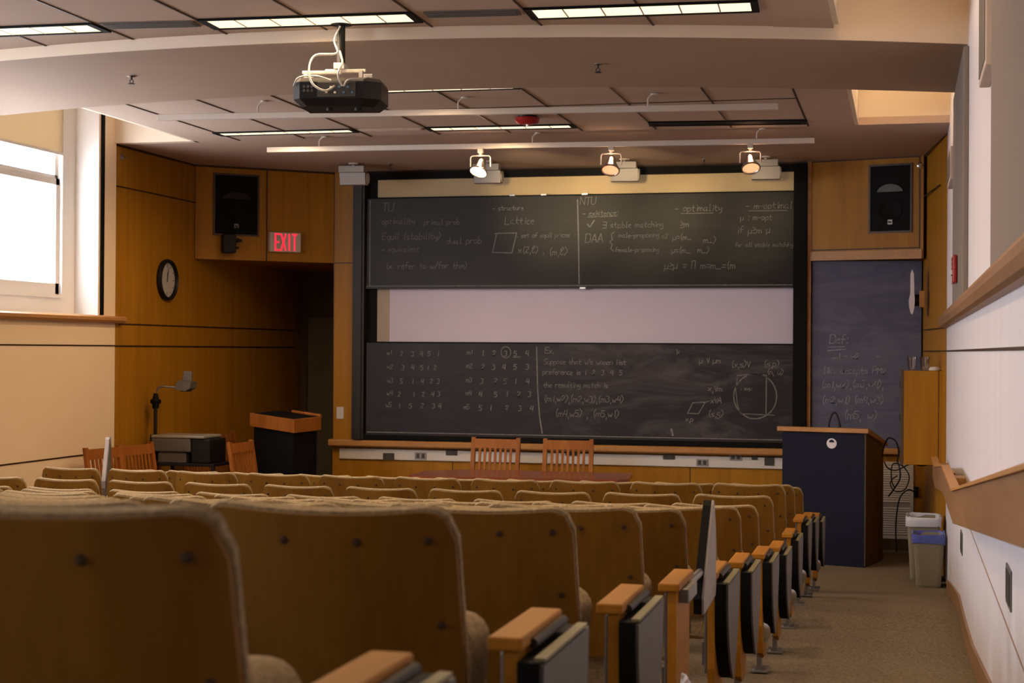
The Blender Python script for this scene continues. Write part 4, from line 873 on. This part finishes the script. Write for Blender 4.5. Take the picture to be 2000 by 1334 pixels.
def seat_parts(root, side):
    S1 = back_surface(); S2 = [[p+Vector((0, .013, 0)) for p in r] for r in S1]
    mb = MB(); slab(mb, S2, S1); bk = mb.build('back_shell', 'seatwood', root, True)
    for p in bk.data.polygons: p.use_smooth = True
    # fabric pad in front of the shell, standing a little proud of its edge
    G1 = back_surface(grow=.003, off=.0145, top=HB+.003); G2 = [[p+Vector((0, .006+.042*min(1, 2.2*(1-abs(-1+2*i/28)))*min(1, 3*(1-j/8)+.45), 0)) for i, p in enumerate(r)] for j, r in enumerate(back_surface(grow=.004, off=.0145, top=HB+.007))]
    mb = MB(); slab(mb, G2, G1); mb.build('back_cushion', 'boucle', root, True)
    for x, dz in ((-.185, .045), (-.065, .05), (.065, .05), (.185, .045), (-.20, .19), (.20, .19)):
        y = -.030*arcm(x/.23)+.03+dz*.19
        mb = MB(); mb.lathe([(.001, -.0035), (.005, -.003), (.0068, -.0005), (.0068, .002), (.001, .002)], 12, (x, y, HB-.008-dz), 'y'); mb.build('screw', 'screw', root)
    # tipped-up seat
    rings = []
    for y, s in ((.135, .88), (.15, .97), (.20, 1.0), (.255, .98), (.28, .86)):
        rings.append([(x*s*(1 if z > .44 else .91), y+(z-.4)*.10, .40+(z-.40)*s) for x, z in rounded(.236, .225, .562, .05)])
    mb = MB(); mb.loft(rings); mb.build('seat_cushion', 'boucle', root, True)
    rings = [[(x, y+(z-.4)*.10, z) for x, z in rounded(.215, .225, .55, .05)] for y in (.283, .297)]
    mb = MB(); mb.loft(rings); mb.build('seat_pan', 'metal', root)
    ax = {'inner': .255, 'end': .31}[side]; fw = .02 if side == 'inner' else .04
    mb = MB(); mb.box(ax-(.03 if side == 'end' else .02), ax+(.03 if side == 'end' else .02), .055, .375, .530, .553, .004); mb.build('armrest', 'armwood', root)
    y0, y1 = .07, .36
    out = [(y0, .53), (y1, .53), (y1, .30), (y1-.01, .16), (y1-.05, .075), (y1-.10, .06), (y0+.10, .06), (y0+.05, .09), (y0+.01, .22)]
    mb = MB(); mb.prism(out, 'x', ax-.005, ax+.020); sp = mb.build('side_panel', 'armwood', root)
    mb = MB(); mb.box(ax-.018, ax-.006, .10, .30, .20, .52, .003); mb.box(ax-.03, ax-.006, .14, .26, .22, .30); mb.build('hinge_plate', 'metal', root)
    mb = MB(); mb.box(ax-.012, ax+.008, .16, .24, .0, .10); mb.box(ax-.04, ax+fw, .13, .27, -.004, .006, .002); mb.lathe([(.001, .006), (.009, .006), (.007, .014), (.001, .014)], 8, (ax-.026, .15, 0)); mb.build('foot', 'metal', root)
    return ax
def dshape(y0, y1, zt, zb, up=False):
    # tablet outline in the (y, z) plane: straight top edge, sides curving in to a narrow end
    L = y1-y0; H = zb-zt; n = 9
    left = [(y0+L*.46*(k/n)**2.6, zt+H*k/n) for k in range(n+1)]; right = [(y1-L*.44*(k/n)**2.0, zt+H*k/n) for k in range(n, -1, -1)]
    return left+right
def hung_tablet(root, ax):
    out = dshape(.045, .43, .515, .165)
    mb = MB(); mb.prism(out, 'x', ax+.024, ax+.062); tb = mb.build('tablet_core', 'matblack', root)
    mb = MB(); mb.prism([(y+.004, z-.004) for y, z in out], 'x', ax+.062, ax+.069); mb.build('tablet_face', 'gray_lam', tb)
    mb = MB(); mb.box(ax+.05, ax+.069, .06, .42, .515, .521); mb.build('tablet_edge', plain('olive_edge', (.22, .19, .09, 1), .5) if 'olive_edge' not in bpy.data.materials else bpy.data.materials['olive_edge'], tb)
    mb = MB(); mb.tube([(ax+.033, .12, .533), (ax+.036, .36, .535)], .009, 10); mb.build('tablet_hinge', 'darkgray', root)
def raised_tablet(root, ax, dz=0, y0=.50):
    # stands upright above the armrest
    out = [(y0, .51+dz), (y0+.01, .46+dz), (y0+.33, .475+dz), (y0+.345, .50+dz), (y0+.335, .62+dz), (y0+.315, .72+dz), (y0+.285, .785+dz), (y0+.262, .80+dz), (y0+.235, .785+dz), (y0+.15, .69+dz)]
    mb = MB(); mb.prism(out, 'x', ax-.002, ax+.024); tb = mb.build('tablet_core', 'matblack', root)
    mb = MB(); mb.prism([(y+.004, z) for y, z in out], 'x', ax+.024, ax+.031); mb.build('tablet_face', 'gray_lam', tb)
    mb = MB(); mb.tube([(ax+.005, .30, .50), (ax+.01, y0+.12, .50), (ax+.005, y0+.16, .55+dz)], .013, 10); mb.box(ax+.02, ax+.05, .12, .30, .49, .53, .003); mb.build('tablet_hinge', 'metal', root)
def aisle_light(root, ax):
    mb = MB(); mb.lathe([(.001, 0), (.045, 0), (.042, .012), (.028, .026), (.001, .032)], 20, (ax+.020, .20, .20), 'x')
    for v in mb.bm.verts: v.co.z = .20+(v.co.z-.20)*1.7
    mb.build('aisle_light', 'chrome', root, True)
GRP = 'wood-backed auditorium seats'
proto_in = thing('auditorium_seat', 'x', 'seat', (0, 0, 0), 0, GRP); seat_parts(proto_in, 'inner')
protoE = {}
for key in ('tab', 'tablight', 'raised'):
    p = thing('auditorium_seat', 'x', 'seat', (0, 0, 0), 0, GRP); ax = seat_parts(p, 'end'); protoE[key] = p
    if key != 'raised': hung_tablet(p, ax)
    else: raised_tablet(p, ax, -.085, .62)
    if key == 'raised':
        for _c in [q for q in p.children_recursive if q.name.startswith('tablet_face')]: _c.data.materials[0] = M['boxgray']  # sky reflection on the raised tablet painted in as a paler face
    if key != 'tab': aisle_light(p, ax)
proto_left = thing('auditorium_seat', 'x', 'seat', (0, 0, 0), 0, GRP); ax = seat_parts(proto_left, 'inner'); raised_tablet(proto_left, ax-.015, .17, .06)
for _c in proto_left.children:
    if _c.name.startswith('tablet_core'): _c.data.materials[0] = M['boxgray']
    if _c.name.startswith(('tablet_core', 'tablet_hinge')):
        _R = Matrix.Rotation(.46, 4, 'Z'); _p = Vector((ax-.015, .06, 0)); _c.rotation_euler = (0, 0, .46); _c.location = _p-(_R @ _p)
ROWS = [1.62, 2.54, 3.51, 4.45, 5.40, 6.29, 7.31, 8.23, 9.20, 10.16, 11.05, 12.0]
NS = [2, 3, 4, 5, 6, 7, 8, 9, 11, 10, 10, 10]
ORD = ['first', 'second', 'third', 'fourth', 'fifth', 'sixth', 'seventh', 'eighth', 'ninth', 'tenth', 'eleventh', 'twelfth']
fresh = {id(proto_in), id(proto_left)} | {id(p) for p in protoE.values()}
def rowy(Ye, x): return Ye+((x+4.0)**2-(3.28)**2)/50
for ri, Ye in enumerate(ROWS):
    for k in range(NS[ri]):
        x = -.95-PITCH_X*k; y = rowy(Ye, x)
        if k == 0: src = protoE['raised' if ri == 3 else ('tablight' if ri in (6, 8, 9, 11) else 'tab')]
        elif ri == 9 and k == 9: src = proto_left
        else: src = proto_in
        if id(src) in fresh: o = src; fresh.discard(id(src))
        else: o = dup(src)
        zf = g(Ye) if ri < 12 else 0
        o.location = (x, y, zf+(.035 if ri in (8, 9) else 0)*0+(.0)); o.rotation_euler = (0, 0, (x+.95)/60)
        row = ORD[ri]+' row from the camera'
        if k == 0:
            o['label'] = 'aisle-end wooden seat with '+('a tablet raised upright' if ri == 3 else 'a grey tablet folded down')+', '+row
        else: o['label'] = 'tan wood-backed seat, '+ORD[k]+' from the aisle in the '+row
